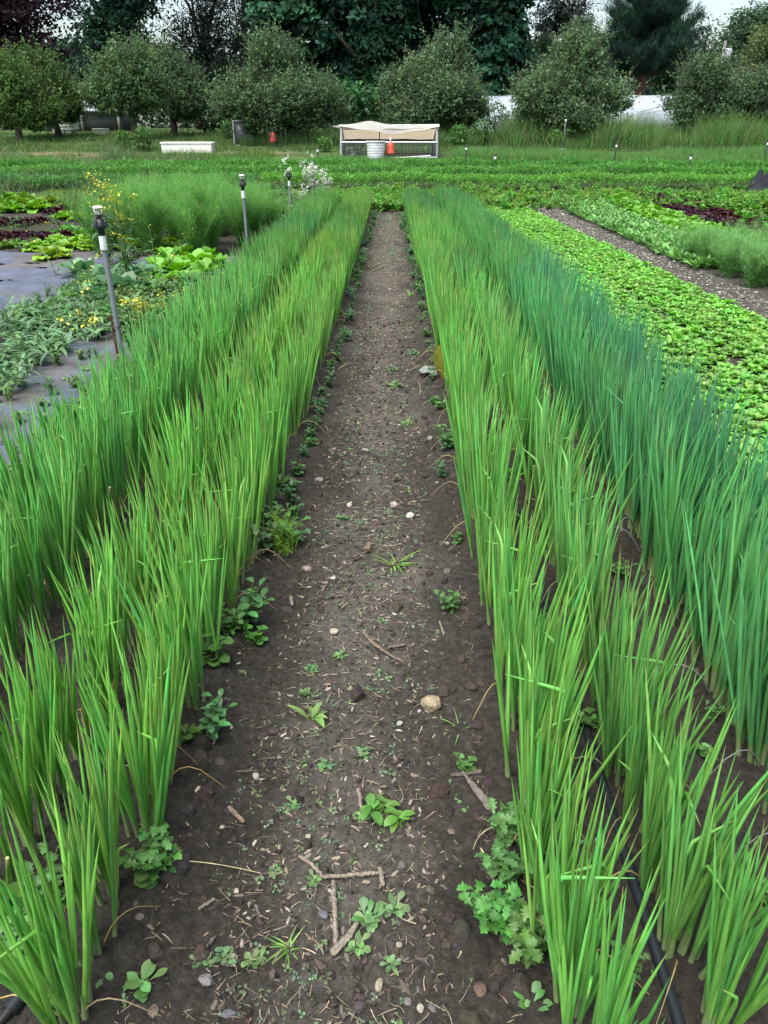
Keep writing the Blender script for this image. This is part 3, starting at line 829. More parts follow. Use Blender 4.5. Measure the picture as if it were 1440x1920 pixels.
stick([(625, 1650), (627, 1700), (630, 1770)], [.007, .008, .0085], 'pale straight stick lying lengthwise below the bent twig')
stick([(672, 1728), (655, 1756), (622, 1786)], [.006, .011, .014], 'thick slab of pale bark beside the straight stick', flat=.6)
stick([(680, 1186), (702, 1208), (742, 1236)], [.007, .010, .004], 'split reddish brown bark strip in the middle of the path', c=(.16, .12, .095), flat=.6)
stick([(727, 1211), (760, 1209)], [.010, .007], 'short dark wood wedge next to the split bark strip', c=(.13, .105, .085), flat=.6)
stick([(868, 1448), (890, 1478), (923, 1520)], [.004, .013, .020], 'grey pointed driftwood piece at the right path edge', c=(.15, .125, .11), flat=.7)
stick([(846, 1450), (904, 1444)], [.008, .011], 'dark flat wood piece above the pointed driftwood', c=(.11, .09, .08), flat=.5)
stick([(824, 1164), (832, 1194)], [.004, .006], 'thin grey twig at the right path edge near the lobed weed')
stick([(429, 1512), (457, 1538)], [.008, .008], 'stubby pale brown stick left of the path centre', c=(.2, .15, .115))
stick([(372, 1702), (402, 1682)], [.005, .005], 'short grey twig near the left front weeds')
stick([(405, 1750), (382, 1776), (360, 1802)], [.004, .006, .003], 'dark thin twig above the slate stone', c=(.10, .085, .075))
stick([(572, 1745), (606, 1772)], [.0018, .0018], 'reddish straw left of the straight stick', c=(.25, .16, .11))
stick([(650, 1128), (640, 1140)], [.007, .005], 'pale wood splinter on the path above the cream stone')
stick([(672, 1480), (680, 1530)], [.008, .006], 'pinkish grey splinter left of the pepper-like seedlings', c=(.2, .16, .14))
stick([(545, 1115), (548, 1132)], [.010, .007], 'short grey brown wood chunk on the left half of the path', c=(.2, .17, .145))
stick([(688, 1035), (694, 1022)], [.018, .014], 'brown wood chunk left of the crabgrass tuft', c=(.17, .13, .1))
stick([(700, 497), (735, 486)], [.006, .005], 'long pale straw lying far up the path', c=(.3, .28, .22))
stick([(690, 512), (728, 494)], [.006, .005], 'second long pale straw crossing far up the path', c=(.28, .26, .2))
stick([(770, 694), (790, 684)], [.008, .006], 'grey twig on the far path near the yellow leaf', c=(.2, .17, .14))
stick([(900, 1585), (918, 1615), (940, 1620)], [.003, .003, .002], 'curled withered scallion stalk at the right path edge', c=(.42, .38, .24))

def stone(px, py, size, asp, c, label, seed, name='stone', mat=None, sub=ICO2, rough=.05, emb=.35):
    r = np.random.default_rng(seed); mb = MB(); V0, F0 = sub
    V = V0.copy()
    for _ in range(14):                                  # chip flat facets off the pebble
        d = nrm(r.normal(0, 1, 3)); k = V @ d; lim = r.uniform(.62, .92)
        V = V - np.clip(k - lim, 0, None)[:, None]*d
    V = V*(1 + r.normal(0, rough*.3, (len(V), 1)))*np.array(asp)*size
    mb.add(V, F0, .78*np.tile(c, (len(V), 1))*np.exp(r.normal(0, .06, (len(V), 1))))
    o = mb.build(name, mat or M_STONE, loc=GP(px, py, size*asp[2]*(1-emb)), smooth=False); o.rotation_euler = (r.normal(0, .15), r.normal(0, .15), r.uniform(0, 6.28))
    return tag(o, label, 'stone' if name == 'stone' else 'wood chip', 'stones on the path' if name == 'stone' else 'wood blocks on the path')
for k, a in enumerate([
    (808, 1322, .036, (1, .85, .85), (.36, .29, .19), 'large tan angular stone on the right side of the path'),
    (627, 1178, .019, (1.1, .8, .7), (.42, .38, .30), 'cream stone on the path above the split bark strip'),
    (769, 965, .024, (1.1, .8, .6), (.55, .52, .46), 'white stone with dark spot, right one of the pale pair on the path'),
    (738, 945, .023, (.9, .9, .8), (.44, .38, .33), 'pinkish white round stone left of the white stone'),
    (597, 899, .025, (1.1, .9, .7), (.24, .22, .21), 'smooth grey oval stone at the left of the path'),
    (655, 942, .017, (1, .8, .6), (.46, .42, .36), 'small cream stone left of the pinkish white stone'),
    (686, 842, .026, (1.3, .7, .5), (.3, .27, .22), 'flat beige stone on the middle path'),
    (806, 820, .022, (1, .9, .8), (.28, .26, .25), 'grey pebble on the right half of the middle path'),
    (575, 1064, .018, (1.2, .9, .8), (.32, .26, .23), 'pinkish brown pebble on the left half of the path'),
    (624, 1080, .014, (1.2, .8, .7), (.48, .46, .42), 'white pebble right of the pinkish brown pebble'),
    (387, 1834, .018, (1.2, .8, .7), (.20, .19, .19), 'triangular grey slate stone at the bottom left of the path'),
    (430, 1898, .013, (1.4, .7, .5), (.13, .13, .145), 'dark bluish slate chip at the bottom of the path'),
    (480, 1450, .013, (1.2, .9, .8), (.40, .39, .37), 'pale grey pebble left of the path centre'),
    (438, 1362, .012, (1.4, .8, .4), (.48, .45, .38), 'flat white chip near the upright bushy weed'),
    (607, 1713, .012, (1.2, .8, .6), (.15, .16, .18), 'bluish pebble left of the straight stick'),
    (754, 1614, .012, (1, .9, .7), (.15, .135, .13), 'dark grey pebble right of the bent twig'),
    (750, 1351, .012, (1, .8, .7), (.34, .34, .32), 'pale square pebble below and left of the tan stone'),
    (787, 1328, .009, (1, .8, .7), (.38, .37, .36), 'tiny white pebble just left of the tan stone'),
    (788, 1886, .010, (1, .9, .8), (.42, .38, .31), 'cream pebble at the bottom right of the path'),
    (764, 1868, .011, (1, .9, .8), (.16, .15, .14), 'grey brown pebble at the bottom right of the path'),
    (812, 1886, .010, (1.2, .9, .7), (.14, .13, .12), 'dark pebble right of the cream pebble at the bottom'),
    (838, 1068, .020, (1, .9, .9), (.13, .115, .105), 'dark clod-like stone at the right path edge'),
    (900, 1855, .016, (1, 1, .9), (.12, .085, .065), 'rusty brown stone below the right lobed weeds'),
    (443, 1665, .008, (1, .9, .7), (.40, .37, .32), 'small white pebble near the short grey twig'),
    (838, 1015, .015, (1.1, .8, .7), (.30, .27, .25), 'grey pink pebble at the right edge of the path'),
    (820, 902, .012, (1.1, .8, .7), (.36, .34, .31), 'small pale pebble near the right scallion row'),
    (320, 1440, .013, (1.2, .9, .6), (.36, .34, .32), 'pale pebble at the foot of the left scallion row'),
]): stone(*a, seed=600 + k)
for k, a in enumerate([
    (257, 1700, .014, (1.1, .8, .7), (.17, .14, .12), 'brown wood block, upper one of the pair by the left scallions'),
    (262, 1724, .015, (.9, 1.1, .7), (.20, .155, .13), 'brown wood block, lower one of the pair by the left scallions'),
    (711, 1832, .012, (1.3, .8, .5), (.34, .29, .22), 'pale tan wood block below the thick bark slab'),
    (748, 1762, .009, (1, .9, .6), (.36, .31, .25), 'small pale wood cube right of the thick bark slab'),
    (847, 1552, .012, (1.3, .9, .6), (.18, .14, .12), 'brown wood block right of the pepper-like seedlings'),
    (872, 1515, .010, (1.5, .7, .6), (.50, .47, .40), 'white wood chip by the pointed driftwood'),
    (286, 1895, .018, (1, 1.1, .5), (.17, .135, .115), 'brown bark piece at the bottom left of the path'),
    (612, 1556, .010, (.8, 1.4, .6), (.19, .155, .13), 'upright brown wood chip above the bent twig'),
    (578, 1562, .010, (1.4, .8, .6), (.46, .42, .34), 'cream wood chip left of the upright brown chip'),
    (413, 1548, .010, (1.2, .9, .6), (.40, .36, .29), 'pale wood chip beside the stubby stick'),
]): stone(*a, seed=700 + k, name='wood_block', mat=M_WOOD)

# loose wood chips: near ones are things, the rest one scatter
def chip_t(seed):
    r = np.random.default_rng(seed); mb = MB()
    V0, F0 = ICO1; V = V0*(1 + r.normal(0, .2, (len(V0), 1)))*np.array([1, r.uniform(.25, .5), r.uniform(.12, .3)])
    mb.add(V, F0, np.ones(3)); return mb.arr()
chips_t = [chip_t(750+i) for i in range(8)]; CHIP = [make_mesh('wood_chip', t, M_WOOD, False) for t in chips_t]
PAL = [(.24, .20, .15), (.20, .165, .13), (.15, .115, .09), (.32, .29, .23), (.19, .15, .13), (.26, .23, .20)]
n = 3600
cu = rr.uniform(.0, 1, n); cy = .80 + 15.5*rr.uniform(0, 1, n)**1.6; o_ = np.argsort(cy); cu, cy = cu[o_], cy[o_]
mbs = MB()
for i in range(n):
    y = cy[i]; l = float(np.interp(y, _ys, _l1)) + .07; r_ = float(np.interp(y, _ys, _r1)) - .07
    x = l + (r_ - l)*cu[i]; s = rr.uniform(.004, .0115)*(1 + .07*y); col = np.array(PAL[int(rr.integers(0, 6))])*np.exp(rr.normal(0, .15))
    z = float(ground_z(x, y)) + s*.12; j = int(rr.integers(0, 8))
    if i < 280:
        if i % 14 == 0: s *= 1.8
        o = inst('wood_chip', CHIP[j], (x, y, z), rr.uniform(0, 6.28), s, col); o.rotation_euler = (rr.normal(0, .2), rr.normal(0, .2), rr.uniform(0, 6.28))
        tag(o, 'small weathered wood chip lying loose on the near dirt path', 'wood chip', 'loose wood chips on the path')
    else: mbs.tpl(chips_t[j], (x, y, z), rr.uniform(0, 6.28), s, col)
tag(mbs.build('wood_chips', M_WOOD, smooth=False), 'scatter of small pale wood chips over the far dirt path', 'wood chips', kind='stuff')

# soil crumbs and dry fibres
n = 22000
x = rr.uniform(-1.75, 1.6, n); y = .75 + 6.5*rr.uniform(0, 1, n)**1.5
s = np.exp(rr.normal(-5.75, .5, n))*(1 + .08*y)
pos = np.stack([x, y, ground_z(x, y) + s*.25], -1)
mb = MB(); lumps(mb, pos, s, rr.uniform(.6, 1.2, (n, 3)), vary(rr, (.052, .044, .038), n, .3, .06), rr)
n = 520; u = rr.uniform(0, 1, n); y = .8 + 5*rr.uniform(0, 1, n)
left_ = rr.random(n) < .5
l = np.interp(y, _ys, _l1) + .08; r_ = np.interp(y, _ys, _r1) - .08
x = np.where(left_, l + .16*u**1.5, r_ - .16*u**1.5); s = np.exp(rr.normal(-4.4, .45, n))
lumps(mb, np.stack([x, y, ground_z(x, y)], -1), s, rr.uniform(.7, 1.2, (n, 3)), vary(rr, (.045, .038, .033), n, .2, .05), rr, ICO2, .12)
tag(mb.build('soil_crumbs', M_CLOD, smooth=False), 'loose dark soil crumbs over path and beds', 'soil', kind='stuff')
n = 8000; u = rr.uniform(0, 1, n); y = .78 + 15*rr.uniform(0, 1, n)**1.5
l = np.interp(y, _ys, _l1) + .06; r_ = np.interp(y, _ys, _r1) - .06; x = l + (r_ - l)*u
a = rr.uniform(0, 6.28, n); L_ = rr.uniform(.008, .035, n)*(1 + .06*y)
mb = MB()
blades(mb, np.stack([x, y, ground_z(x, y) + .004], -1), np.stack([np.cos(a), np.sin(a), rr.uniform(-.02, .22, n)], -1), np.stack([rr.normal(0, .3, n), rr.normal(0, .3, n), -rr.uniform(.05, .2, n)], -1), L_, .0016*(1 + .22*y)*rr.uniform(.6, 1.6, n), vary(rr, (.25, .205, .145), n, .3, .06), 4, .4, rr)
tag(mb.build('dry_litter', M_WOOD), 'dry straw and root fibres littering the dirt path', 'litter', kind='stuff')
# withered scallion leaves on the soil between rows
n = 320; y = .85 + 5*rr.uniform(0, 1, n); rows_ = list(ROWTXT); rk = rr.integers(0, 8, n)
x = np.array([float(rowx(rows_[k_], yy_)) for k_, yy_ in zip(rk, y)]) + rr.normal(0, .11, n); a = rr.uniform(0, 6.28, n)
mb = MB(); blades(mb, np.stack([x, y, ground_z(x, y) + .006], -1), np.stack([np.cos(a), np.sin(a), rr.uniform(0, .5, n)], -1), np.stack([rr.normal(0, .5, n), rr.normal(0, .5, n), -rr.uniform(.2, .5, n)], -1), rr.uniform(.06, .2, n), rr.uniform(.003, .006, n), vary(rr, (.40, .33, .19), n, .25, .06), 7, .3, rr)
tag(mb.build('withered_litter', M_WOOD), 'withered straw-coloured scallion leaves on the bed soil', 'litter', kind='stuff')

# big yellow leaf and the grey one beside it
mb = MB(); leaves(mb, np.zeros((1, 3)), np.array([1.75]), np.array([1.35]), np.array([.25]), np.array([.135]), np.array([.35]), np.array([.17, .17, .025]), BROAD, .25, .05, 4, rr)
o = mb.build('fallen_leaf', M_LEAF, loc=GP(831, 712)); tag(o, 'large olive-yellow leaf propped against the right scallion row', 'leaf')
mb = MB(); leaves(mb, np.zeros((1, 3)), np.array([2.6]), np.array([.5]), np.array([.16]), np.array([.14]), np.array([.7]), np.array([.26, .30, .27]), BROAD, .15, .06, 4, rr)
o = mb.build('fallen_leaf', M_LEAF, loc=GP(822, 705)); tag(o, 'pale grey-green leaf lying beside the olive-yellow leaf', 'leaf')
# ---------------------------------------------------------------- irrigation hoses
def hose(xf, y0, y1, r, label, wob=.02, seed=1):
    ys = np.arange(y0, y1, .07); rg = np.random.default_rng(seed); ph = rg.uniform(0, 6, 3)
    xs = np.array([float(xf(v)) for v in ys]) + wob*(np.sin(ys*.9 + ph[0]) + .5*np.sin(ys*2.3 + ph[1]))*.6
    zs = ground_z(xs, ys) ; zs = np.convolve(np.pad(zs, 4, mode='edge'), np.ones(9)/9, 'valid') + r*.9
    mb = MB(); tube(mb, np.stack([xs, ys, zs], -1), r, 12, np.array([.014, .017, .022]))
    return tag(mb.build('irrigation_hose', M_BLACK), label, 'hose', 'irrigation hoses between the rows')
hose(lambda y: np.interp(y, [.6, .91, 1.4, 2, 4, 16.7], [.585, .582, .588, .60, .625, .63]), .62, 16.6, .0135, 'thick black irrigation hose between the first and second scallion rows right of the path', .006, 2)
hose(lambda y: rowx('L1', y) - .125, 1.02, 16.6, .011, 'black irrigation hose between the two scallion rows nearest the path on the left', .02, 3)
hose(lambda y: rowx('L3', y) + .11, 1.6, 16.6, .012, 'black irrigation hose against the third scallion row left of the path', .02, 4)
hose(lambda y: rowx('R3', y) + .13, 1.0, 16.6, .012, 'black irrigation hose between the blue-green scallion rows on the right', .02, 5)

# green hose valve
g0 = GP(58, 1862, .022)
rt = empty('hose_valve', g0, math.radians(72)); tag(rt, 'bright green hose valve with black coupling among weeds at the bottom left', 'valve')
mb = MB(); tube(mb, [(-.02, 0, 0), (.0, 0, 0), (.002, 0, 0), (.045, 0, .004)], [.015, .015, .0165, .0165], 14, np.array([.0, .30, .17])); mb.build('valve_body', M_PLASTIC, rt)
mb = MB(); tube(mb, [(-.055, 0, -.002), (-.02, 0, 0)], [.0175, .0175], 14, np.array([.013, .014, .016])); tube(mb, [(-.20, .015, -.004), (-.12, .01, -.004), (-.05, 0, 0)], [.011, .011, .011], 12, np.array([.013, .014, .016])); mb.build('coupling', M_BLACK, rt)
mb = MB(); box(mb, (.03, .012, .022), (.05, .012, .006), (.0, .33, .19), .5, .002); tube(mb, [(.02, 0, .01), (.02, .004, .024)], [.006, .006], 10, np.array([.0, .3, .17])); mb.build('handle', M_PLASTIC, rt)
mb = MB(); tube(mb, [(.045, 0, .004), (.075, 0, .004)], [.011, .011], 12, np.array([.013, .014, .016])); mb.build('barb', M_BLACK, rt)

# ---------------------------------------------------------------- sprinkler stakes
def scale_about(mb, x, z, k):
    for v in mb.V: v[:, 0] = x + (v[:, 0]-x)*k; v[:, 1] *= k; v[:, 2] = z + (v[:, 2]-z)*k

def sprinkler(px0, py0, pyt, label, rebar=True, tie=True, lean=0.0):
    p = GP(px0, py0); Y = p[1]; H = CAM_H + (ray(px0, pyt)/ray(px0, pyt)[1]*Y)[2] - p[2]
    hk = 1.35; rt = empty('sprinkler_stake', p); tag(rt, label, 'sprinkler', 'grey pipe sprinkler stakes beside the left bed')
    top = H - .265; lx = lambda z: lean*z
    mb = MB(); zz = np.linspace(-.05, top, 9); tube(mb, [(lx(z), .004*math.sin(z*3), z) for z in zz], .0185, 18, np.array([.155, .17, .19])); mb.build('pipe', M_PVC, rt)
    mb = MB(); tube(mb, [(lx(top-.008), 0, top-.008), (lx(top), 0, top), (lx(top+.075), 0, top+.075)], [.0235, .0245, .0235], 20, np.array([.66, .68, .68])); tube(mb, [(lx(top-.016), 0, top-.016), (lx(top-.009), 0, top-.009)], [.026, .026], 20, np.array([.5, .52, .52])); mb.build('coupling', M_PLASTIC, rt)
    x = lx(top+.08); z = top + .075; k = np.array([.012, .013, .016])
    mb = MB(); lathe(mb, [(.0, 0), (.016, 0), (.016, .028), (.019, .03), (.019, .037), (.034, .042), (.034, .05), (.020, .078), (.015, .082), (.0, .082)], 18, (x, 0, z), k)
    for a in (0.3, 2.4, 4.5):
        tube(mb, [(x + .034*math.cos(a), .034*math.sin(a), z+.046), (x + .034*math.cos(a), .034*math.sin(a), z+.088), (x + .016*math.cos(a), .016*math.sin(a), z+.094)], [.004, .004, .004], 6, k)
    tube(mb, [(x, 0, z+.08), (x, 0, z+.10)], [.014, .014], 14, k)
    scale_about(mb, x, z, hk); hd = mb.build('sprinkler_head', M_BLACK, rt)
    mb = MB(); wt = np.array([.70, .69, .62])
    tube(mb, [(x, 0, z+.099), (x, 0, z+.112)], [.012, .018], 14, wt); 
    for a in (0, 2.1, 4.2): tube(mb, [(x + .014*math.cos(a), .014*math.sin(a), z+.108), (x + .023*math.cos(a), .023*math.sin(a), z+.114), (x + .023*math.cos(a), .023*math.sin(a), z+.132)], [.006, .005, .005], 8, wt)
    lathe(mb, [(0, z+.128), (.026, z+.129), (.027, z+.134), (.020, z+.140), (0, z+.141)], 18, (x, 0, 0), wt); lathe(mb, [(0, z+.108), (.009, z+.108), (.007, z+.122), (0, z+.129)], 12, (x, 0, 0), wt*.8)
    scale_about(mb, x, z, hk); mb.build('nozzle', M_PLASTIC, hd)
    if rebar:
        mb = MB(); zz = np.linspace(-.05, top*.46, 60); tube(mb, [(lx(z) - .030, -.006, z) for z in zz], .0085 + .0016*(np.arange(60) % 2), 10, np.array([.085, .045, .03])); mb.build('rebar', M_RUST, rt)
    if tie:
        zt = top*.37; mb = MB(); a = np.linspace(0, 2*PI, 24)
        tube(mb, np.stack([lx(zt) - .014 + .040*np.cos(a), -.002 + .028*np.sin(a), zt + 0*a], -1), .0035, 6, k); tube(mb, [(lx(zt) - .052, 0, zt), (lx(zt) - .13, -.02, zt+.003)], [.003, .002], 6, k); mb.build('cable_tie', M_BLACK, rt)
    return rt
sprinkler(233, 692, 386, 'tall sprinkler stake tied to rusty rebar, nearest of those beside the left bed', lean=-.012)
sprinkler(466, 487, 327, 'sprinkler stake standing between ferny fennel and the left scallion rows', lean=-.006)
sprinkler(546, 417, 317, 'sprinkler stake beside the white-flowered plant at the far left bed end', rebar=False, tie=False)

# ---------------------------------------------------------------- landscape fabric on the left
M_FAB = solid('woven_fabric', .5, 0, 3.5, .35, .35, 500, .45, dirt=((.10, .085, .07), 1.8, .5))
def sheet(name, x0, x1, y0, y1, label, seed, c=(.090, .106, .145), hole=0):
    r = np.random.default_rng(seed); nx_, ny_ = max(20, int((x1-x0)/.035)), int((y1-y0)/.035)
    X, Y = np.meshgrid(np.linspace(0, 1, nx_), np.linspace(y0, y1, ny_))
    wob = .05*np.sin(Y*1.7 + seed) + .03*np.sin(Y*4.1)
    X = x0 + wob + (x1 - x0)*X
    wr = .034*np.abs(fbm(X*.6 + Y*.35, Y*.25, 3.0, 3, seed)) + .032*fbm(X, Y, 1.5, 3, seed+5) + .018*fbm(X*1, Y*.3, 9, 2, seed+9)
    ed = np.minimum(X - (x0+wob), (x1+wob) - X)
    Z = ground_z(X, Y) + .022 + wr*smooth(0, .12, ed)
    C = np.tile(np.array(c), X.shape + (1,))
    d = smooth(.05, .35, fbm(X, Y, 1.1, 4, seed+3)); C = C*(1 - .55*d[..., None]) + np.array([.13, .105, .08])*.55*d[..., None]
    F = ribbon_faces(1, ny_, nx_)
    for _ in range(26):
        qx, qy = r.uniform(x0, x1), r.uniform(y0, y1); dd = np.sqrt(((X-qx)/.22)**2 + ((Y-qy)/.35)**2) + .5*fbm(X, Y, 4, 3, seed+7); k_ = smooth(1, .4, dd)[..., None]*.6; C = C*(1-k_) + np.array([.085, .07, .055])*k_
    if hole:
        cx = np.array([x0 + 1.75 + .52*(k % 4) + r.normal(0, .1) for k in range(hole)]); cy = np.array([y0 + 1.3 + .62*(k//4) + r.normal(0, .12) for k in range(hole)])
        P4 = np.stack([X, Y], -1).reshape(-1, 2); fc = P4[F].mean(1)
        rad = .085 + .035*np.sin(np.arange(hole)*2.1)
        hit = (((fc[:, None, 0] - cx)/1.25)**2 + (fc[:, None, 1] - cy)**2 < rad**2).any(1); F = F[~hit]
    mb = MB(); mb.add(np.stack([X, Y, Z], -1), F, C.reshape(-1, 3))
    return tag(mb.build(name, M_FAB), label, 'ground cloth', 'ground cloth sheets left of the scallions')
sheet('landscape_fabric', -3.28, -1.86, 2.3, 10.9, 'grey woven ground cloth strip running beside the left sprinkler stakes', 3)
sheet('landscape_fabric', -7.6, -3.42, 5.2, 11.15, 'wide wrinkled blue-grey ground cloth with burnt planting holes on the left', 8, (.085, .097, .135), 32)

rr = np.random.default_rng(55)
# long-leaved weeds sprawling on the fabric
def amar(seed):
    r = np.random.default_rng(seed); mb = MB(); SP = []; q = []
    for k in range(11):
        a = r.uniform(0, 6.28); t = np.linspace(0, 1, 6); l = r.uniform(.16, .36)
        pts = np.stack([math.cos(a)*l*t, math.sin(a)*l*t, .02 + l*(.75*t - .35*t*t)], -1); SP.append(pts)
        for f in np.linspace(.2, 1, 8): i0 = min(int(f*5), 4); q.append(pts[i0]*(1 - (f*5-i0)) + pts[i0+1]*(f*5-i0))
    tubes(mb, np.array(SP), np.linspace(.005, .002, 6)[None].repeat(11, 0), 5, np.array([.12, .2, .06]))
    q = np.array(q); n = len(q); leaves(mb, q, r.uniform(0, 6.28, n), r.normal(.5, .3, n), r.uniform(.09, .18, n), r.uniform(.018, .036, n), r.uniform(.5, 1.5, n), vary(r, (.115, .22, .095), n, .18, .07), LANCE, .25, .03, 4, r)
    return mb.arr()
AMA = meshes('fabric_weed', [amar(800+i) for i in range(4)], M_LEAF)
am = [(P(a, b)[0], P(a, b)[1]) for a, b in [(20, 640), (70, 635), (120, 630), (160, 625), (20, 680), (75, 668), (5, 715), (0, 615), (60, 605), (190, 600), (125, 600), (-30, 690), (-30, 730), (150, 605), (45, 655), (100, 645), (200, 618), (40, 700), (170, 640), (110, 665), (-10, 745), (60, 690)]]
for i, (x, y) in enumerate(am):
    put('fabric_weed', AMA, (x, y, float(ground_z(x, y)) + .015), rr.uniform(.75, 1.15), 'sprawling weed with long narrow leaves on the ground cloth left of the nearest sprinkler stake', 'weed', 'long-leaved weeds on the ground cloth', np.array([1, 1, 1.05])*np.exp(rr.normal(0, .1)))
# mixed low weeds along the left bed edge
mb = MB()
for _ in range(1200):
    y = 2.2 + 13.5*rr.uniform(0, 1)**1.3; x = float(rowx('L4', y)) - abs(rr.normal(.14, .09))*(1.0 + .02*y)
    T = (clover_t, bushy_t, lobed_t)[int(rr.integers(0, 3))]; mb.tpl(T[int(rr.integers(0, 3))], (x, y, float(ground_z(x, y))), rr.uniform(0, 6.28), rr.uniform(.6, 1.35), np.exp(rr.normal(0, .14, 3))*np.array([1.0, 1, .9]))
for _ in range(240):
    y = 5.0 + 8*rr.uniform(); x = -3.35 + rr.normal(0, .09); T = (clover_t, bushy_t, ros_t)[int(rr.integers(0, 3))]; mb.tpl(T[int(rr.integers(0, 3))], (x, y, float(ground_z(x, y))), rr.uniform(0, 6.28), rr.uniform(.6, 1.3), np.exp(rr.normal(0, .14, 3)))
for _ in range(420):
    y = rr.uniform(6.4, 8.6); x = rr.uniform(-3.1, -1.75); T = (clover_t, bushy_t, lobed_t)[int(rr.integers(0, 3))]; mb.tpl(T[int(rr.integers(0, 3))], (x, y, float(ground_z(x, y)) + .02), rr.uniform(0, 6.28), rr.uniform(.8, 1.7), np.exp(rr.normal(0, .14, 3))*np.array([1.1, 1.05, .9]))
for _ in range(170):
    y = rr.uniform(3.4, 7.2); x = rr.uniform(-3.2, -1.9); T = (clover_t, bushy_t, ros_t)[int(rr.integers(0, 3))]; mb.tpl(T[int(rr.integers(0, 3))], (x, y, float(ground_z(x, y)) + .03), rr.uniform(0, 6.28), rr.uniform(.6, 1.3), np.exp(rr.normal(0, .14, 3))*np.array([1.1, 1.05, 1]))
for _ in range(420):
    y = rr.uniform(14.4, 18.2); x = rr.uniform(-2.9, -1.45); T = (clover_t, bushy_t, lobed_t)[int(rr.integers(0, 3))]; mb.tpl(T[int(rr.integers(0, 3))], (x, y, float(gz(y))), rr.uniform(0, 6.28), rr.uniform(1.2, 2.6), np.exp(rr.normal(0, .14, 3))*np.array([1.2, 1.1, 1.1]))
for _ in range(220):
    y = rr.uniform(11.3, 18.5); x = rr.uniform(-8.5, -3.4); T = (clover_t, bushy_t, ros_t)[int(rr.integers(0, 3))]; mb.tpl(T[int(rr.integers(0, 3))], (x, y, float(gz(y))), rr.uniform(0, 6.28), rr.uniform(.7, 1.4), np.exp(rr.normal(0, .14, 3))*np.array([1.1, 1.05, 1.1]))
tag(mb.build('weeds', M_LEAF), 'low tangled weeds between the left scallion row, ground cloth and lettuces', 'weeds', kind='stuff')

# ---------------------------------------------------------------- flowering brassicas
def mustard(seed, H, nst, nfl, cfl, spread=.3, fs=.0135, top=.45):
    """returns (stalks, flowers)"""
    r = np.random.default_rng(seed); st, fl = MB(), MB(); SP = []; Q = []; LB = []
    for k in range(nst):
        a = r.uniform(0, 6.28); ln = r.uniform(.1, 1)*spread; h = H*r.uniform(.65, 1); t = np.linspace(0, 1, 8)
        pts = np.stack([math.cos(a)*ln*t**1.4, math.sin(a)*ln*t**1.4, h*t], -1) + np.cumsum(r.normal(0, .008, (8, 3)), 0)*[1, 1, 0]; SP.append(pts)
        for _ in range(7):
            f = r.uniform(top, .98)*6.99; i0 = int(f); b = pts[i0]*(1-(f-i0)) + pts[i0+1]*(f-i0)
            d = np.append(r.normal(0, .6, 2), 1); d = d/np.linalg.norm(d); l = r.uniform(.04, .16)*H
            tubes(st, (b[None] + np.linspace(0, 1, 4)[:, None]*d[None]*l)[None], np.array([[.0022, .0018, .0013, .001]]), 4, np.array([.13, .24, .07]))
            Q.append(b + d*l)
        for f in np.linspace(.15, .8, 6): i0 = int(f*7); LB.append(pts[i0])
        Q.append(pts[-1])
    tubes(st, np.array(SP), np.linspace(.007, .002, 8)[None].repeat(nst, 0)*H, 6, np.array([.13, .24, .08]))
    LB = np.array(LB); n = len(LB); leaves(st, LB, r.uniform(0, 6.28, n), r.normal(.6, .3, n), r.uniform(.08, .2, n)*H, r.uniform(.025, .06, n)*H, r.uniform(.4, 1.4, n), vary(r, (.10, .21, .085), n, .15, .06), [.2, .7, 1, .8, .4, .05], .2, .05, 4, r)
    Q = np.array(Q); c = Q[r.integers(0, len(Q), nfl)] + r.normal(0, .018, (nfl, 3))
    nn = nrm(np.stack([r.normal(0, .5, nfl), r.normal(-.3, .5, nfl), np.ones(nfl)], -1)); u = nrm(np.cross(nn, [0.3, 1, 0])); v = np.cross(nn, u); s = fs*r.uniform(.7, 1.3, (nfl, 1))
    for q in range(2):
        k = math.cos(q*PI/4), math.sin(q*PI/4)
        quads(fl, c + nn*.0006*q, (u*k[0] + v*k[1])*s, (v*k[0] - u*k[1])*s*.55, vary(r, cfl, nfl, .08, .04)); quads(fl, c + nn*.0006*q + nn*.0003, (v*k[0] - u*k[1])*s, -(u*k[0] + v*k[1])*s*.55, vary(r, cfl, nfl, .08, .04))
    return st.arr(), fl.arr()
YEL, WHT = (.62, .62, .10), (.74, .76, .68)
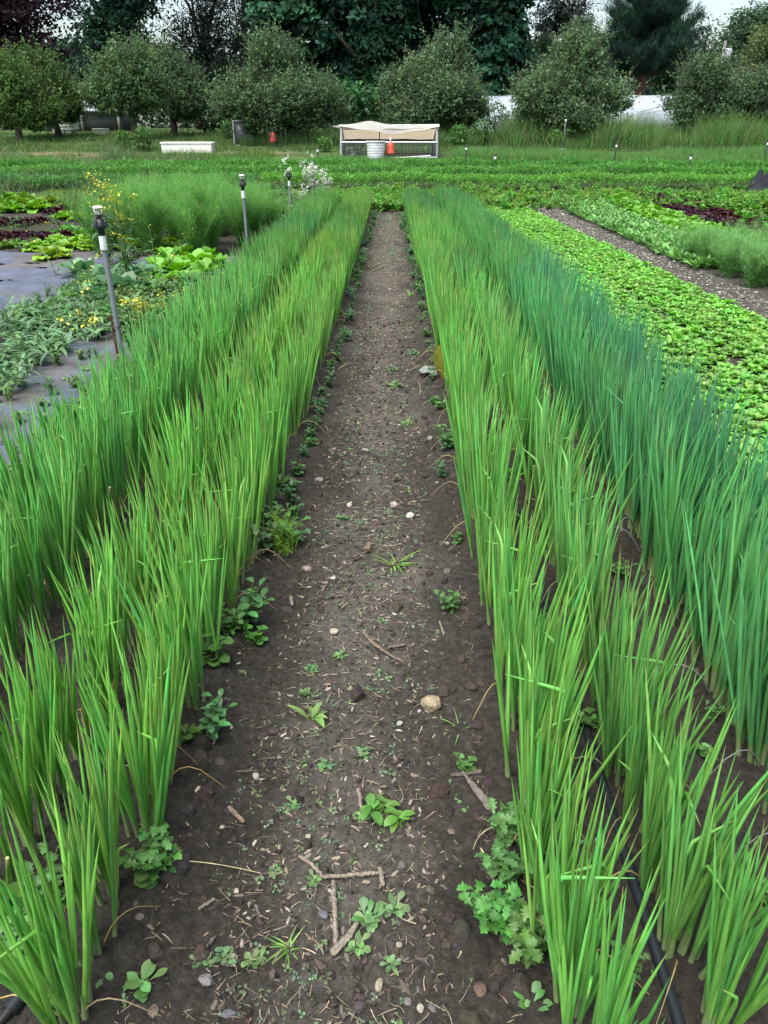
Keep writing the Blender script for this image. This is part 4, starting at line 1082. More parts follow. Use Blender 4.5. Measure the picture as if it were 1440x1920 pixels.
for i, (px, py, H, ns, nf, c, sp, lab) in enumerate([
    (175, 592, .62, 4, 30, YEL, .22, 'collard-leaved brassica with few yellow flowers left of the nearest sprinkler stake'),
    (245, 545, 1.12, 10, 300, YEL, .34, 'tall bolting brassica full of yellow flowers behind the nearest sprinkler stake'),
    (205, 500, 1.15, 9, 230, YEL, .32, 'bolting yellow-flowered brassica further back above the green lettuces'),
    (268, 620, .26, 8, 210, YEL, .32, 'low sprawling mustard with yellow flowers at the foot of the nearest stake'),
    (150, 640, .24, 6, 90, YEL, .26, 'low mustard with sparse yellow flowers among long-leaved weeds'),
    (335, 590, .22, 6, 110, YEL, .26, 'low mustard with yellow flowers right of the nearest stake'),
    (300, 535, .80, 2, 26, YEL, .5, 'lone thin mustard stalk with one yellow flower head before the fennel'),
    (112, 520, .62, 2, 24, YEL, .3, 'thin pale yellow-flowered stalk leaning over the ground cloth')]):
    a, b = mustard(820+i, H, ns, nf, c, sp); p = GP(px, py)
    rt = empty('mustard_plant', p, rr.uniform(0, 6)); tag(rt, lab, 'mustard', 'yellow-flowered brassicas on the left')
    if nf < 130: inst('stalks', make_mesh('stalks', MB().add(*a).add(*b).arr(), M_LEAF), (0, 0, 0), parent=rt); continue
    inst('stalks', make_mesh('stalks', a, M_LEAF), (0, 0, 0), parent=rt); inst('flowers', make_mesh('flowers', b, M_PETAL), (0, 0, 0), parent=rt)
for i, (x, y, H, ns, nf, lab) in enumerate([(-1.50, 16.9, 1.05, 6, 520, 'white-flowered bolting brassica, tallest and leftmost at the far left bed end'), (-1.40, 17.1, .9, 6, 480, 'white-flowered bolting brassica just behind the tallest one'), (-1.52, 15.9, .62, 5, 200, 'shorter white-flowered brassica in front by the farthest sprinkler stake'), (-1.2, 17.5, .72, 4, 220, 'rightmost white-flowered brassica behind the scallion row end'), (-2.05, 17.3, 1.22, 2, 60, 'lone tall white flower stalk left of the white-flowered clump')]):
    a, b = mustard(840+i, H, ns, nf, WHT, .22, .017, .5); rt = empty('white_flower_plant', (x, y, float(gz(y))), rr.uniform(0, 6)); tag(rt, lab, 'flowering plant', 'white-flowered brassicas at the far left bed end')
    if nf < 130: inst('stalks', make_mesh('stalks', MB().add(*a).add(*b).arr(), M_LEAF), (0, 0, 0), parent=rt); continue
    inst('stalks', make_mesh('stalks', a, M_LEAF), (0, 0, 0), parent=rt); inst('flowers', make_mesh('flowers', b, M_PETAL), (0, 0, 0), parent=rt)
for px, py, s, lab in [(150, 520, 1.2, 'blue-green collard standing at the cloth edge below the green lettuces'), (280, 560, 1.1, 'blue-green collard in front of the cabbages'), (240, 590, 1.1, 'blue-green collard right at the foot of the nearest stake'), (165, 575, 1.25, 'blue-green collard with drooping leaves left of the nearest stake'), (232, 560, 1.45, 'blue-green collard right behind the nearest stake'), (262, 535, 1.35, 'blue-green collard between the nearest stake and the cabbages'), (205, 535, 1.3, 'blue-green collard at the back above the cloth edge')]:
    put('collard', COLL, GP(px, py), s*.78, lab, 'collard', 'collards around the nearest stake')
for i, (px, py) in enumerate([(312, 545), (352, 540), (385, 522), (405, 508), (335, 515), (372, 500), (300, 515), (350, 485), (318, 492), (392, 488)]):
    put('cabbage', CAB, GP(px, py), rr.uniform(.8, 1.05), 'broad-leaved light green cabbage in the patch between fennel and nearest stake', 'cabbage', 'cabbages left of the scallions', np.array([1, 1.05, .85]))

# fennel on the left
for i in range(32):
    if i % 4 == 0 and i > 23: continue
    x = (-2.15, -2.65, -3.2, -3.8)[i % 4] + rr.normal(0, .14); y = 11.1 + .58*(i//4) + rr.normal(0, .14)
    put('fennel', FEN, (x, y, float(gz(y))), rr.uniform(.74, 1.14), 'tall feathery fennel plant in the block behind the cabbages', 'fennel', 'fennel plants left of the scallions', np.array([1.0, 1.05, .95]))
# lettuces on the left
put('lettuce', LET, GP(100, 487), 1.55, 'big yellow-green romaine at the top edge of the ground cloth', 'lettuce', None, np.array([1.2, 1.05, .9]))
for i in range(22):
    x = -4.9 + .30*(i % 8) + rr.normal(0, .05); y = 11.55 + .38*(i//8) + rr.normal(0, .06)
    put('lettuce', LET, (x, y, float(gz(y))), rr.uniform(.9, 1.2), 'light green lettuce head in the short rows beyond the ground cloth', 'lettuce', 'light green lettuces beyond the ground cloth')
def patch(M, name, n, x0, x1, y0, y1, s, label, cat, group, tint=(1, 1, 1), zoff=0):
    c = int(math.ceil(math.sqrt(n*(x1-x0)/(y1-y0)))); rws = int(math.ceil(n/c)); k = 0
    for i in range(rws):
        for j in range(c):
            if k >= n: return
            x = x0 + (j+.5)*(x1-x0)/c + rr.normal(0, .05); y = y0 + (i+.5)*(y1-y0)/rws + rr.normal(0, .05)
            put(name, M, (x, y, float(gz(y)) + zoff), s*rr.uniform(.85, 1.15), label, cat, group, np.array(tint)*np.exp(rr.normal(0, .08, 3))); k += 1
patch(RED, 'red_lettuce', 26, -6.9, -5.1, 12.5, 13.3, 1.15, 'dark red lettuce in the row just beyond the ground cloth', 'lettuce', 'near dark red lettuces on the left')
patch(RED, 'red_lettuce', 18, -7.6, -6.2, 14.3, 15.2, 1.15, 'dark red lettuce in the second red row on the left', 'lettuce', 'second row of dark red lettuces')
patch(RED, 'red_lettuce', 20, -6.9, -5.3, 16.2, 17.8, 1.1, 'dark red lettuce in the far red patch beside the yellow flowers', 'lettuce', 'far dark red lettuces on the left')
patch(RED, 'red_lettuce', 9, -5.2, -4.3, 14.0, 14.6, 1.1, 'dark red lettuce between green lettuces left of the yellow flowers', 'lettuce', 'red lettuces left of the yellow flowers')
patch(GRN, 'green_lettuce', 22, -7.6, -5.4, 11.6, 12.3, 1.1, 'mid green frilly lettuce at the left frame edge', 'lettuce', 'frilly green lettuces at the left edge', (1.2, 1.15, 1))
patch(GRN, 'green_lettuce', 16, -5.3, -4.1, 13.0, 13.8, 1.1, 'mid green frilly lettuce behind the light green heads', 'lettuce', 'frilly green lettuces behind the heads', (1.2, 1.2, 1))
patch(GRN, 'green_lettuce', 14, -8.6, -7.0, 16.6, 18.6, 1.9, 'big upright romaine behind the red lettuces on the left', 'lettuce', 'romaines behind the red lettuces', (1.4, 1.25, .8))
patch(GRN, 'green_lettuce', 12, -6.1, -5.2, 15.2, 16.0, 1.2, 'yellowish green lettuce among the red rows', 'lettuce', 'yellowish lettuces among the red rows', (1.9, 1.5, .8))
patch(GRN, 'green_lettuce', 30, -5.2, -3.3, 15.2, 18.4, 1.5, 'leafy green vegetable behind the fennel block', 'leafy green', 'leafy greens behind the fennel', (1.0, 1.1, 1))
patch(GRN, 'green_lettuce', 22, -11.5, -8.4, 15.6, 18.6, 1.7, 'leafy green vegetable at the far left of the plot', 'leafy green', 'leafy greens at the far left', (1.0, 1.05, .9))

# ---------------------------------------------------------------- right side beds
bed_r = lambda y: 3.86 - .041*y
bed_l = lambda y: float(rowx('R4', y)) + .42
plants = []
for q in range(20):
    y = 2.9 + .02*q
    while y < 17.9:
        u = (q + .5)/20; x = bed_l(y)*(1-u) + (bed_r(y) - .12)*u
        if abs(u - .46) > .03: plants.append((x + rr.normal(0, .03), y + rr.normal(0, .03)))
        y += .098*rr.uniform(.85, 1.15)
plants = [p for p in plants if in_frame((p[0], p[1], .08), 220)]
plants.sort(key=lambda p: p[1])
mb = MB(); k = 0
for x, y in plants:
    z = float(ground_z(x, y)); s = rr.uniform(.85, 1.2); tint = np.exp(rr.normal(0, .10, 3))*np.array([1.0, 1, 1])*(.85 + .3*float(vnoise(x*1.1, y*.8, 91)))
    if k < 298 and in_frame((x, y, .08), 15):
        put('salad_green', SAL, (x, y, z), s, 'bright yellow-green salad plant in the near part of the wide bed right of the scallions', 'salad plant', 'salad greens in the bed right of the scallions', tint); k += 1
    else: mb.tpl(salad_t[int(rr.integers(0, 6))], (x, y, z), rr.uniform(0, 6.28), s, tint)
tag(mb.build('salad_greens', M_LEAF), 'far part of the dense bright green salad bed right of the scallions', 'salad greens', kind='stuff')

# radish greens, fennel, lettuce rows
rd = []
for q in range(7):
    y = 9.9 + .03*q
    while y < 18.4: rd.append((3.90 - .012*(y-10) + .135*q + rr.normal(0, .03), y)); y += .23*rr.uniform(.85, 1.15)
rd.sort(key=lambda p: p[1])
for x, y in rd[:290]: put('radish_plant', RAD, (x, y, float(gz(y))), rr.uniform(.85, 1.15), 'leafy radish plant in the strip between mulch walkway and green lettuce rows', 'radish', 'radish plants right of the mulch walkway', np.exp(rr.normal(.05, .16))*np.array([1, 1, 1.1]))
for i in range(36):
    x = 4.08 + .28*(i % 5) + rr.normal(0, .08); y = 7.6 + .42*(i//5) + rr.normal(0, .1)
    if in_frame((x, y, .3), 120): put('fennel', FES, (x, y, float(gz(y))), rr.uniform(.85, 1.1), 'short feathery fennel plant at the right frame edge', 'fennel', 'short fennel plants at the right edge', np.array([1.1, 1.1, 1.1]))
lt = [(x_ + rr.normal(0, .04), y_ + rr.normal(0, .06)) for x_ in (5.05, 5.29, 5.52) for y_ in np.arange(11.0, 18.6, .26)]
for x, y in lt:
    if in_frame((x, y, .1), 60): put('green_lettuce', LET, (x, y, float(gz(y))), rr.uniform(1.0, 1.25), 'frilly light green lettuce in the rows behind the radishes', 'lettuce', 'light green lettuces right of the radishes', np.array([.75, .95, .8]))
for x_ in (5.80, 6.0, 6.2):
    for y_ in np.arange(12.8, 19.0, .24):
        if in_frame((x_, y_, .1), 60): put('red_lettuce', RED, (x_ + rr.normal(0, .04), y_ + rr.normal(0, .05), float(gz(y_))), rr.uniform(1.2, 1.45), 'dark red lettuce in the long red row on the right', 'lettuce', 'dark red lettuces in the long right row')
patch(GRN, 'green_lettuce', 40, 6.7, 8.6, 14.5, 18.9, 1.25, 'mid green lettuce beyond the long red row on the right', 'lettuce', 'green lettuces beyond the red row', (1.15, 1.15, 1))
patch(RED, 'red_lettuce', 22, 6.65, 7.0, 14.5, 18.9, 1.1, 'dark red lettuce in the broken second red row on the right', 'lettuce', 'red lettuces in the second right row', (1.3, 1.2, 1))
patch(RED, 'red_lettuce', 10, 8.0, 8.6, 15.5, 17.5, 1.1, 'dark red lettuce near the black tarp on the right', 'lettuce', 'red lettuces near the black tarp')
# mulch crumbs on the walkways
n = 8000; y = 3 + 15.5*rr.uniform(0, 1, n)**1.2; x = np.where(rr.random(n) < .72, bed_r(y) - .02 + .50*rr.uniform(0, 1, n), np.array([bed_l(v) for v in y]) - .3*rr.uniform(0, 1, n))
s = rr.uniform(.006, .018, n)*(1 + .03*y)
mb = MB(); lumps(mb, np.stack([x, y, ground_z(x, y) + s*.1], -1), s, np.stack([np.ones(n), rr.uniform(.3, .7, n), rr.uniform(.15, .4, n)], -1), vary(rr, (.15, .14, .118), n, .6, .06), rr)
tag(mb.build('mulch', M_WOOD, smooth=False), 'pale wood chip mulch on the walkways beside the salad bed', 'mulch', kind='stuff')
# small weeds closing the far end of the path and the grassy lane
mb = MB()
for _ in range(1500):
    y = rr.uniform(16.9, 19.7); x = rr.uniform(-1.2, 9.5) if rr.random() < .7 else rr.uniform(-.6, .8)
    if x < -.2 and y < 17.2: continue
    T = (clover_t, bushy_t, ros_t)[int(rr.integers(0, 3))]; mb.tpl(T[int(rr.integers(0, 3))], (x, y, float(gz(y))), rr.uniform(0, 6.28), rr.uniform(1, 2.2), np.exp(rr.normal(0, .15, 3))*np.array([1.35, 1.6, .7]))
tag(mb.build('weeds', M_LEAF), 'yellowish low weeds on the lane crossing the far end of the path', 'weeds', kind='stuff')
# crumpled black tarp and pale cloth on the right
p = P(1432, 366)
X, Y = np.meshgrid(np.linspace(-1, 1, 50), np.linspace(-1, 1, 40)); rad = np.sqrt(X*X + Y*Y)
Z = .36*np.exp(-rad**2*2.2)*(1 + 1.8*fbm(X, Y, 2.2, 4, 3)) + .05*np.abs(fbm(X, Y, 4, 3, 8)); Z *= smooth(1.25, .75, rad)
mb = MB(); mb.add(np.stack([X*.48, Y*.5, Z*.8 + .01], -1), ribbon_faces(1, 40, 50), np.array([.012, .013, .018]))
o = mb.build('tarp', M_DARK, loc=(p[0] + .15, p[1] + .5, p[2])); tag(o, 'crumpled black plastic tarp heaped at the right frame edge', 'tarp')
mb = MB(); Z = .012 + .03*np.abs(fbm(X, Y, 2.5, 3, 18)); mb.add(np.stack([X*1.6, Y*.5, Z], -1), ribbon_faces(1, 40, 50), np.array([.34, .32, .28])); Zs = mb.V[0]; Zs[:, 2] += gz(Zs[:, 1] + p[1] - .35) - p[2]
o = mb.build('row_cover', M_CLOTH, loc=(p[0] + 1.0, p[1] - .35, p[2])); tag(o, 'pale flat row cover cloth lying in front of the black tarp', 'cloth')
# ---------------------------------------------------------------- far beds
rr = np.random.default_rng(77)
def carrot_row(mb, y0, x0, x1, H, wd, per, c, L=.10, W=.006):
    n = int((x1-x0)*per); x = rr.uniform(x0, x1, n); h = H*rr.beta(2.2, 1.2, n)*(.8 + .4*vnoise(x*1.4, y0, 5))
    y = y0 + rr.normal(0, wd, n)*(1.1 - .4*h/H)
    d = nrm(np.stack([rr.normal(0, .9, n), rr.normal(0, .9, n), rr.uniform(.2, 1.2, n)], -1))
    blades(mb, np.stack([x, y, gz(y) + h*.85], -1), d, np.stack([rr.normal(0, .3, n), rr.normal(0, .3, n), -rr.uniform(.2, .7, n)], -1), L*rr.uniform(.6, 1.5, n), np.full(n, W)*rr.uniform(.6, 1.6, n), vary(rr, c, n, .22, .07), 3, .25, rr)
for i, (y0, x0, x1, H, c, lab) in enumerate([
    (20.3, -3.0, 9.2, .38, (.12, .31, .055), 'ferny green carrot tops in the nearest crop row across the far end of the path'),
    (20.2, -12, -3.1, .36, (.085, .22, .06), 'ferny carrot tops in the row left of the white flowers'),
    (21.8, -12, 14, .40, (.095, .27, .05), 'ferny carrot tops in the second crop row beyond the path'),
    (23.2, -12, 14, .38, (.08, .23, .045), 'ferny carrot tops in the third crop row beyond the path')]):
    mb = MB(); carrot_row(mb, y0, x0, x1, H, .24, 1500, c, .12, .018)
    tag(mb.build('carrot_tops', M_FEATH), lab, 'carrot row', kind='stuff')
for i in range(34):
    x = 6.6 + 6.8*rr.random(); y = 22.4 + 1.6*rr.random()
    put('chard', GRN, (x, y, float(gz(y))), rr.uniform(1.6, 2.3), 'dark leafy chard plant in the far crop rows on the right', 'chard', 'chard plants in the far right rows', np.array([.7, .9, .9]))
for i in range(40):
    x = -11 + 9*rr.random(); y = 23.0 + 1.3*rr.random()
    put('chard', GRN, (x, y, float(gz(y))), rr.uniform(1.4, 2.1), 'dark leafy vegetable in the far crop rows on the left', 'leafy green', 'leafy greens in the far left rows', np.array([.75, .95, .9]))

def grass(n, xr_, yr_, H, c, lab, W=.012, bend=.35, patchy=0, seed=1, name='grass'):
    r = np.random.default_rng(seed); x = r.uniform(*xr_, n); y = r.uniform(*yr_, n)
    if patchy:
        k = vnoise(x*.9, y*.9, seed) > patchy; x, y = x[k], y[k]; n = len(x)
    h = H*r.uniform(.5, 1.15, n)*(.35 + 1.1*vnoise(x*.75, y*.8, seed+4))
    d = nrm(np.stack([r.normal(0, .22, n), r.normal(0, .22, n), np.ones(n)], -1))
    b = np.stack([r.normal(0, bend, n), r.normal(0, bend, n), -np.abs(r.normal(0, bend*.6, n))], -1)
    cc = vary(r, c, n, .2, .08); dryk = r.random(n) < .10; cc[dryk] = np.array([.30, .27, .12])*np.exp(r.normal(0, .2, (dryk.sum(), 1)))
    mb = MB(); blades(mb, np.stack([x, y, gz(y) - .01], -1), d, b, h, np.full(n, W)*r.uniform(.6, 1.4, n), cc, 3, .12, r)
    return tag(mb.build(name, M_FEATH), lab, 'grass', kind='stuff')
grass(20000, (-4.6, 2.2), (24.7, 26.5), .15, (.10, .25, .065), 'short strip of grassy green blades in front of the chicken pen', .013, .18, 0, 3)
grass(52000, (2.2, 15), (25.1, 27.4), .32, (.10, .25, .065), 'even strip of grassy green blades right of the chicken pen', .013, .18, 0, 13)
grass(30000, (-15, -3.5), (23.8, 27.6), .22, (.085, .19, .045), 'rough grass strip on the left below the white box', .013, .3, .3, 4)
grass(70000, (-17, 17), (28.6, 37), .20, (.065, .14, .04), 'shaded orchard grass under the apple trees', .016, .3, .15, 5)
grass(30000, (4.6, 19), (29.5, 35.0), 1.0, (.095, .20, .058), 'tall pale seeding grass in front of the white tunnel', .014, .3, .2, 6)
grass(20000, (-15, -5.5), (17.5, 26), .55, (.10, .17, .075), 'tall rough weeds at the far left edge of the plot', .014, .35, .35, 7)
grass(34000, (-8, 10), (17.3, 19.9), .17, (.17, .32, .055), 'short grassy lane between the beds and the carrot rows', .009, .5, .2, 8)
grass(26000, (-14, -3.4), (11, 20), .11, (.10, .18, .05), 'short grass between the lettuces on the left', .008, .5, .45, 9)
grass(16000, (-5.2, 3.5), (30.5, 33), .75, (.075, .165, .05), 'tall weeds around the back of the chicken pen', .016, .3, .35, 10)

# leafy bushes of tall weeds below the trees, each its own
bush_t = []
for i in range(3):
    r = np.random.default_rng(900+i); mb = MB(); n = 420; q = r.normal(0, 1, (n, 3)); q = q/np.linalg.norm(q, axis=1, keepdims=True)*r.uniform(.4, 1, (n, 1))**.5*np.array([.45, .35, .45]) + [0, 0, .42]
    q[:, 2] = np.maximum(q[:, 2], .03)
    leaves(mb, q, r.uniform(0, 6.28, n), r.normal(.4, .4, n), r.uniform(.10, .2, n), r.uniform(.04, .08, n), r.uniform(.4, 1.5, n), vary(r, (.08, .19, .05), n, .2, .07), [.2, .9, 1, .5, .05], .2, .05, 4, r)
    tubes(mb, np.stack([np.stack([0*np.linspace(0, 1, 4) + a*.1*np.linspace(0, 1, 4), b*.1*np.linspace(0, 1, 4), np.linspace(0, .5, 4)], -1) for a, b in r.normal(0, 1, (5, 2))]), .012, 5, np.array([.12, .14, .06])); bush_t.append(mb.arr())
BSH = meshes('weed_bush', bush_t, M_LEAF)
for i, (px, py, s, lab) in enumerate([(860, 278, 1.5, 'leafy weed bush right of the chicken pen'), (900, 272, 1.6, 'leafy weed bush two steps right of the chicken pen'), (985, 262, 1.7, 'big leaved bush under the left side of the right apple tree'), (1115, 272, 1.1, 'bright leafy bush under the right apple tree beside the T-post'), (1160, 278, 1.0, 'low bright bush in front of the tall pale grass'), (1040, 278, 1.1, 'dark bush at the foot of the T-post'), (270, 285, 1.5, 'low dark green bush mound left of the white box'), (235, 282, 1.2, 'low green bush mound below the left orchard trunk'), (430, 262, 1.3, 'bush behind the white box near the small pen'), (610, 285, .9, 'weedy bush left of the chicken pen'), (1400, 272, 1.2, 'pale weedy bush at the right frame edge by the tunnel')]):
    o = inst('weed_bush', BSH[i % 3], P(px, py), rr.uniform(0, 6), s*.62, np.array([1.0, 1, .9])*np.exp(rr.normal(0, .12))*.85); tag(o, lab, 'bush')

# black drip line on the bare strip at right
mb = MB(); tube(mb, [(x_, 24.55 + .03*math.sin(x_*2), float(gz(24.55)) + .03) for x_ in np.arange(3, 14, .3)], .02, 6, np.array([.012, .013, .015]))
tag(mb.build('drip_line', M_BLACK), 'black drip line on the bare soil strip behind the right carrot rows', 'hose')

# far small stakes with sprinkler tips
for px, py, pt, lab in [(872, 314, 272, 'thin dark sprinkler stake just right of the chicken pen'), (926, 325, 289, 'short sprinkler stake with white collar in the right carrot rows'), (1151, 309, 267, 'thin dark sprinkler stake below the right apple tree'), (1289, 331, 289, 'green sprinkler stake with white tip in front of the bare strip'), (1428, 308, 263, 'leaning thin sprinkler stake near the right frame edge'), (596, 306, 276, 'thin dark sprinkler stake left of the chicken pen')]:
    p = P(px, py); H = AT(px, pt, p[1])[2] - p[2]; rt = empty('sprinkler_stake', p); tag(rt, lab, 'sprinkler', 'small sprinkler stakes in the far beds')
    ln = .06 if px > 1400 else .01
    mb = MB(); tube(mb, [(0, 0, -.05), (ln*.5, 0, H*.5), (ln, 0, H-.12)], .022, 8, np.array([.03, .045, .045])); mb.build('pipe', M_PVC, rt)
    mb = MB(); tube(mb, [(ln, 0, H-.125), (ln, 0, H-.06)], .034, 10, np.array([.62, .64, .62])); mb.build('collar', M_PLASTIC, rt)
    mb = MB(); tube(mb, [(ln, 0, H-.06), (ln, 0, H-.02), (ln, 0, H)], [.03, .042, .02], 10, np.array([.015, .016, .018])); mb.build('sprinkler_head', M_BLACK, rt)
p = P(1055, 290); mb = MB(); H = AT(1055, 224, p[1])[2] - p[2]
box(mb, (0, 0, H/2), (.05, .012, H), (.045, .085, .06)); box(mb, (0, .021, H/2), (.012, .03, H), (.045, .085, .06)); box(mb, (0, -.010, H*.12), (.16, .006, .16), (.045, .085, .06)); box(mb, (0, -.0005, H-.04), (.056, .016, .09), (.5, .5, .45))
for q in range(9): box(mb, (0, -.012, H*(.25+.08*q)), (.02, .012, .02), (.045, .085, .06))
o = mb.build('fence_post', M_PVC, loc=p); tag(o, 'lone green metal T-post with white tip below the right apple tree', 'post')

# ---------------------------------------------------------------- movable chicken pen
Yc = float(P(728, 298)[1]); pL, pR = P(640, 298), P(819, 298); W = pR[0] - pL[0]; z0 = float(gz(Yc)) - .03
top = AT(728, 236, Yc)[2] - z0; D = 1.9
ct = empty('chicken_pen', ((pL[0]+pR[0])/2, Yc, z0)); ct.rotation_euler = (0, 0, 0); tag(ct, 'low movable chicken pen of pipe and wire mesh under a sagging tan tarp', 'chicken pen')
G = np.array([.36, .38, .41]); mid = top*.52; h2 = W/2
def pipes(name, segs, r, c=G, mat=None):
    mb = MB()
    for s in segs: tube(mb, s, r, 8, c)
    return mb.build(name, mat or M_GALV, ct)
for s in (-1, 1):
    pipes('corner_post', [[(s*h2, 0, 0), (s*h2, .0, mid), (s*(h2-.02), .12, top)]], .035)
    pipes('corner_post', [[(s*h2, D, 0), (s*h2, D, mid*.9)]], .03)
    pipes('side_rail', [[(s*h2, 0, mid), (s*h2, D, mid*.92)], [(s*(h2-.02), .12, top), (s*h2, D, mid*1.1)], [(s*h2, 0, .06), (s*h2, D, .06)]], .024)
pipes('front_rail', [[(-h2, -.02, mid), (h2, -.02, mid)]], .032, G*1.25)
pipes('top_rail', [[(-h2 - .02, .12, top), (h2 + .05, .12, top + .02)]], .028, G*1.2)
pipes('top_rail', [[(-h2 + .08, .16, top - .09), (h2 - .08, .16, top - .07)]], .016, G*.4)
pipes('base_rail', [[(-h2, -.02, .07), (h2, -.02, .07)]], .03)
pipes('base_rail', [[(-h2, D, .09), (h2, D, .09)]], .03, G*1.2)
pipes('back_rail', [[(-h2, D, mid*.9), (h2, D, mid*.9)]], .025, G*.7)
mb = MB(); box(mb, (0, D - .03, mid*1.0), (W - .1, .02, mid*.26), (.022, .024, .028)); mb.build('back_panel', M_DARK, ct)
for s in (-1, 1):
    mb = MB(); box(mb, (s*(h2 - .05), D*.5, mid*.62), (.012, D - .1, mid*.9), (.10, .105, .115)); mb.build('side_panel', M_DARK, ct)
mb = MB(); box(mb, (-.30, .14, (mid+top)/2 - .03), (.03, .03, top - mid - .12), (.03, .03, .035)); mb.build('brace', M_DARK, ct)
mb = MB(); cs_ = []
for x_ in np.arange(-h2 + .04, h2, .055): cs_.append([(x_, -.035, .08), (x_, -.035, mid - .02)])
for z_ in np.arange(.1, mid - .03, .055): cs_.append([(-h2 + .02, -.037, z_), (h2 - .02, -.037, z_)])
tubes(mb, np.array(cs_, float), np.full((1, 2), .0035).repeat(len(cs_), 0), 4, np.array([.16, .17, .185])); mb.build('wire_mesh', M_GALV, ct)
# sagging tarp roof, front edge drooping below the rail
U, Vv = np.meshgrid(np.linspace(0, 1, 60), np.linspace(0, 1, 30))
Xt = (U - .5)*(W + .10); sag = np.sin(PI*U)**.8
front = top - .02 - .10*sag*(top*.5) - .05*U*(1-U)
Yt = .02 + Vv*(D + .05)
Zt = front*(1 - Vv)**1.6 + (mid*1.12)*(1 - (1-Vv)**1.6) + .05*np.sin(PI*Vv)*(1 - .6*sag) + .030*fbm(U*3, Vv*2, 2, 3, 9)
Ct = np.tile(np.array([.46, .40, .30]), U.shape + (1,))
mb = MB(); mb.add(np.stack([Xt, Yt, Zt], -1), ribbon_faces(1, 30, 60), Ct.reshape(-1, 3)); mb.build('tarp_roof', M_TARP, ct)
U, Vv = np.meshgrid(np.linspace(0, 1, 60), np.linspace(0, 1, 10)); sag = np.sin(PI*U)**.8
Zr = top + .035 - Vv*(.05 + .30*np.sin(PI*U**1.15)**1.6*top*.6 + .03*np.sin(U*9)**2) + .10*np.exp(-((U-.3)/.13)**2)*(1-Vv)
Yr = .10 - .10*Vv + .02*fbm(U*4, Vv, 2, 2, 4); mb = MB()
mb.add(np.stack([(U-.5)*(W + .12), Yr, Zr], -1), ribbon_faces(1, 10, 60), np.array([.60, .59, .55]))
mb.build('rolled_tarp_front', M_TARP, ct)
mb = MB(); mb.add(np.array([[-h2, .1, top + .02], [-h2 - .27, .1, top], [-h2 - .25, .12, top - .03], [-h2, .12, top - .06], [-h2 + .3, .1, top - .02], [-h2 + .3, .12, top + .03]]), [[0, 1, 2, 3], [0, 3, 4, 5]], np.array([.6, .6, .56]))
mb.build('tarp_corner', M_CLOTH, ct)
def wheel(name, x, y, z, r, par, c=(.03, .032, .036)):
    a = np.linspace(0, 2*PI, 28); mb = MB(); tube(mb, np.stack([x + r*np.cos(a), y + 0*a, z + r*np.sin(a)], -1), .022, 8, np.array(c), False); wl = mb.build(name, M_BLACK, par)
    mb = MB()
    for k in range(10): tube(mb, [(x, y, z), (x + r*math.cos(k*PI/5), y, z + r*math.sin(k*PI/5))], .004, 4, G)
    tube(mb, [(x, y - .03, z), (x, y + .03, z)], .022, 8, G*.6); mb.build('spokes', M_GALV, wl); return wl
wheel('wheel', -h2 + .36, -.10, .17, .16, ct); wheel('wheel', -h2 + .48, D + .05, .42, .16, ct)
# slatted white basket and red drinker
bx_ = AT(705, 298, Yc - .12); mb = MB(); hb = AT(705, 265, Yc)[2] - z0
for k in range(12):
    z_ = .03 + k*(hb - .05)/11; r0 = .25 + .035*k/11
    lathe(mb, [(r0 - .012, z_ - .016), (r0 + .006, z_ - .014), (r0 + .006, z_ + .014), (r0 - .012, z_ + .016)], 28, (0, 0, 0), (.66, .67, .68))
lathe(mb, [(0, .005), (.235, .005), (.272, hb - .02), (.262, hb - .02), (.228, .02), (0, .02)], 28, (0, 0, 0), (.55, .57, .58)); lathe(mb, [(.27, hb - .03), (.305, hb - .025), (.305, hb), (.27, hb)], 28, (0, 0, 0), (.74, .76, .76))
o = mb.build('basket', M_PLASTIC, loc=(bx_[0], Yc - .42, z0 + .02)); tag(o, 'round white ribbed basket in front of the chicken pen', 'basket')
rp = AT(731, 277, Yc - .3); rt = empty('poultry_drinker', (rp[0] + .02, Yc - .30, rp[2])); tag(rt, 'red bell-shaped poultry drinker hanging beside the white basket', 'poultry drinker')
mb = MB(); lathe(mb, [(0, .16), (.05, .155), (.09, .12), (.11, .04), (.125, -.10), (.15, -.145), (.15, -.16), (.10, -.16), (.1, -.13)], 24, (0, 0, 0), (.50, .055, .03)); mb.build('bell', M_PLASTIC, rt)
mb = MB(); lathe(mb, [(0, .30), (.022, .295), (.022, .17), (0, .155)], 14, (0, 0, 0), (.7, .7, .68)); mb.build('cap', M_PLASTIC, rt)
mb = MB(); tube(mb, [(0, 0, .29), (0, .25, .34)], .006, 6, np.array([.1, .1, .1])); mb.build('hanger', M_BLACK, rt)
# white lumber leaning in the grass and a plank
mb = MB(); tube(mb, [(.1, -.3, .06), (1.3, -.28, .13)], .02, 6, np.array([.62, .62, .58])); o = mb.build('white_pole', M_PAINT, loc=((pL[0]+pR[0])/2, Yc, z0)); tag(o, 'thin white pole lying in the grass before the chicken pen', 'pole')

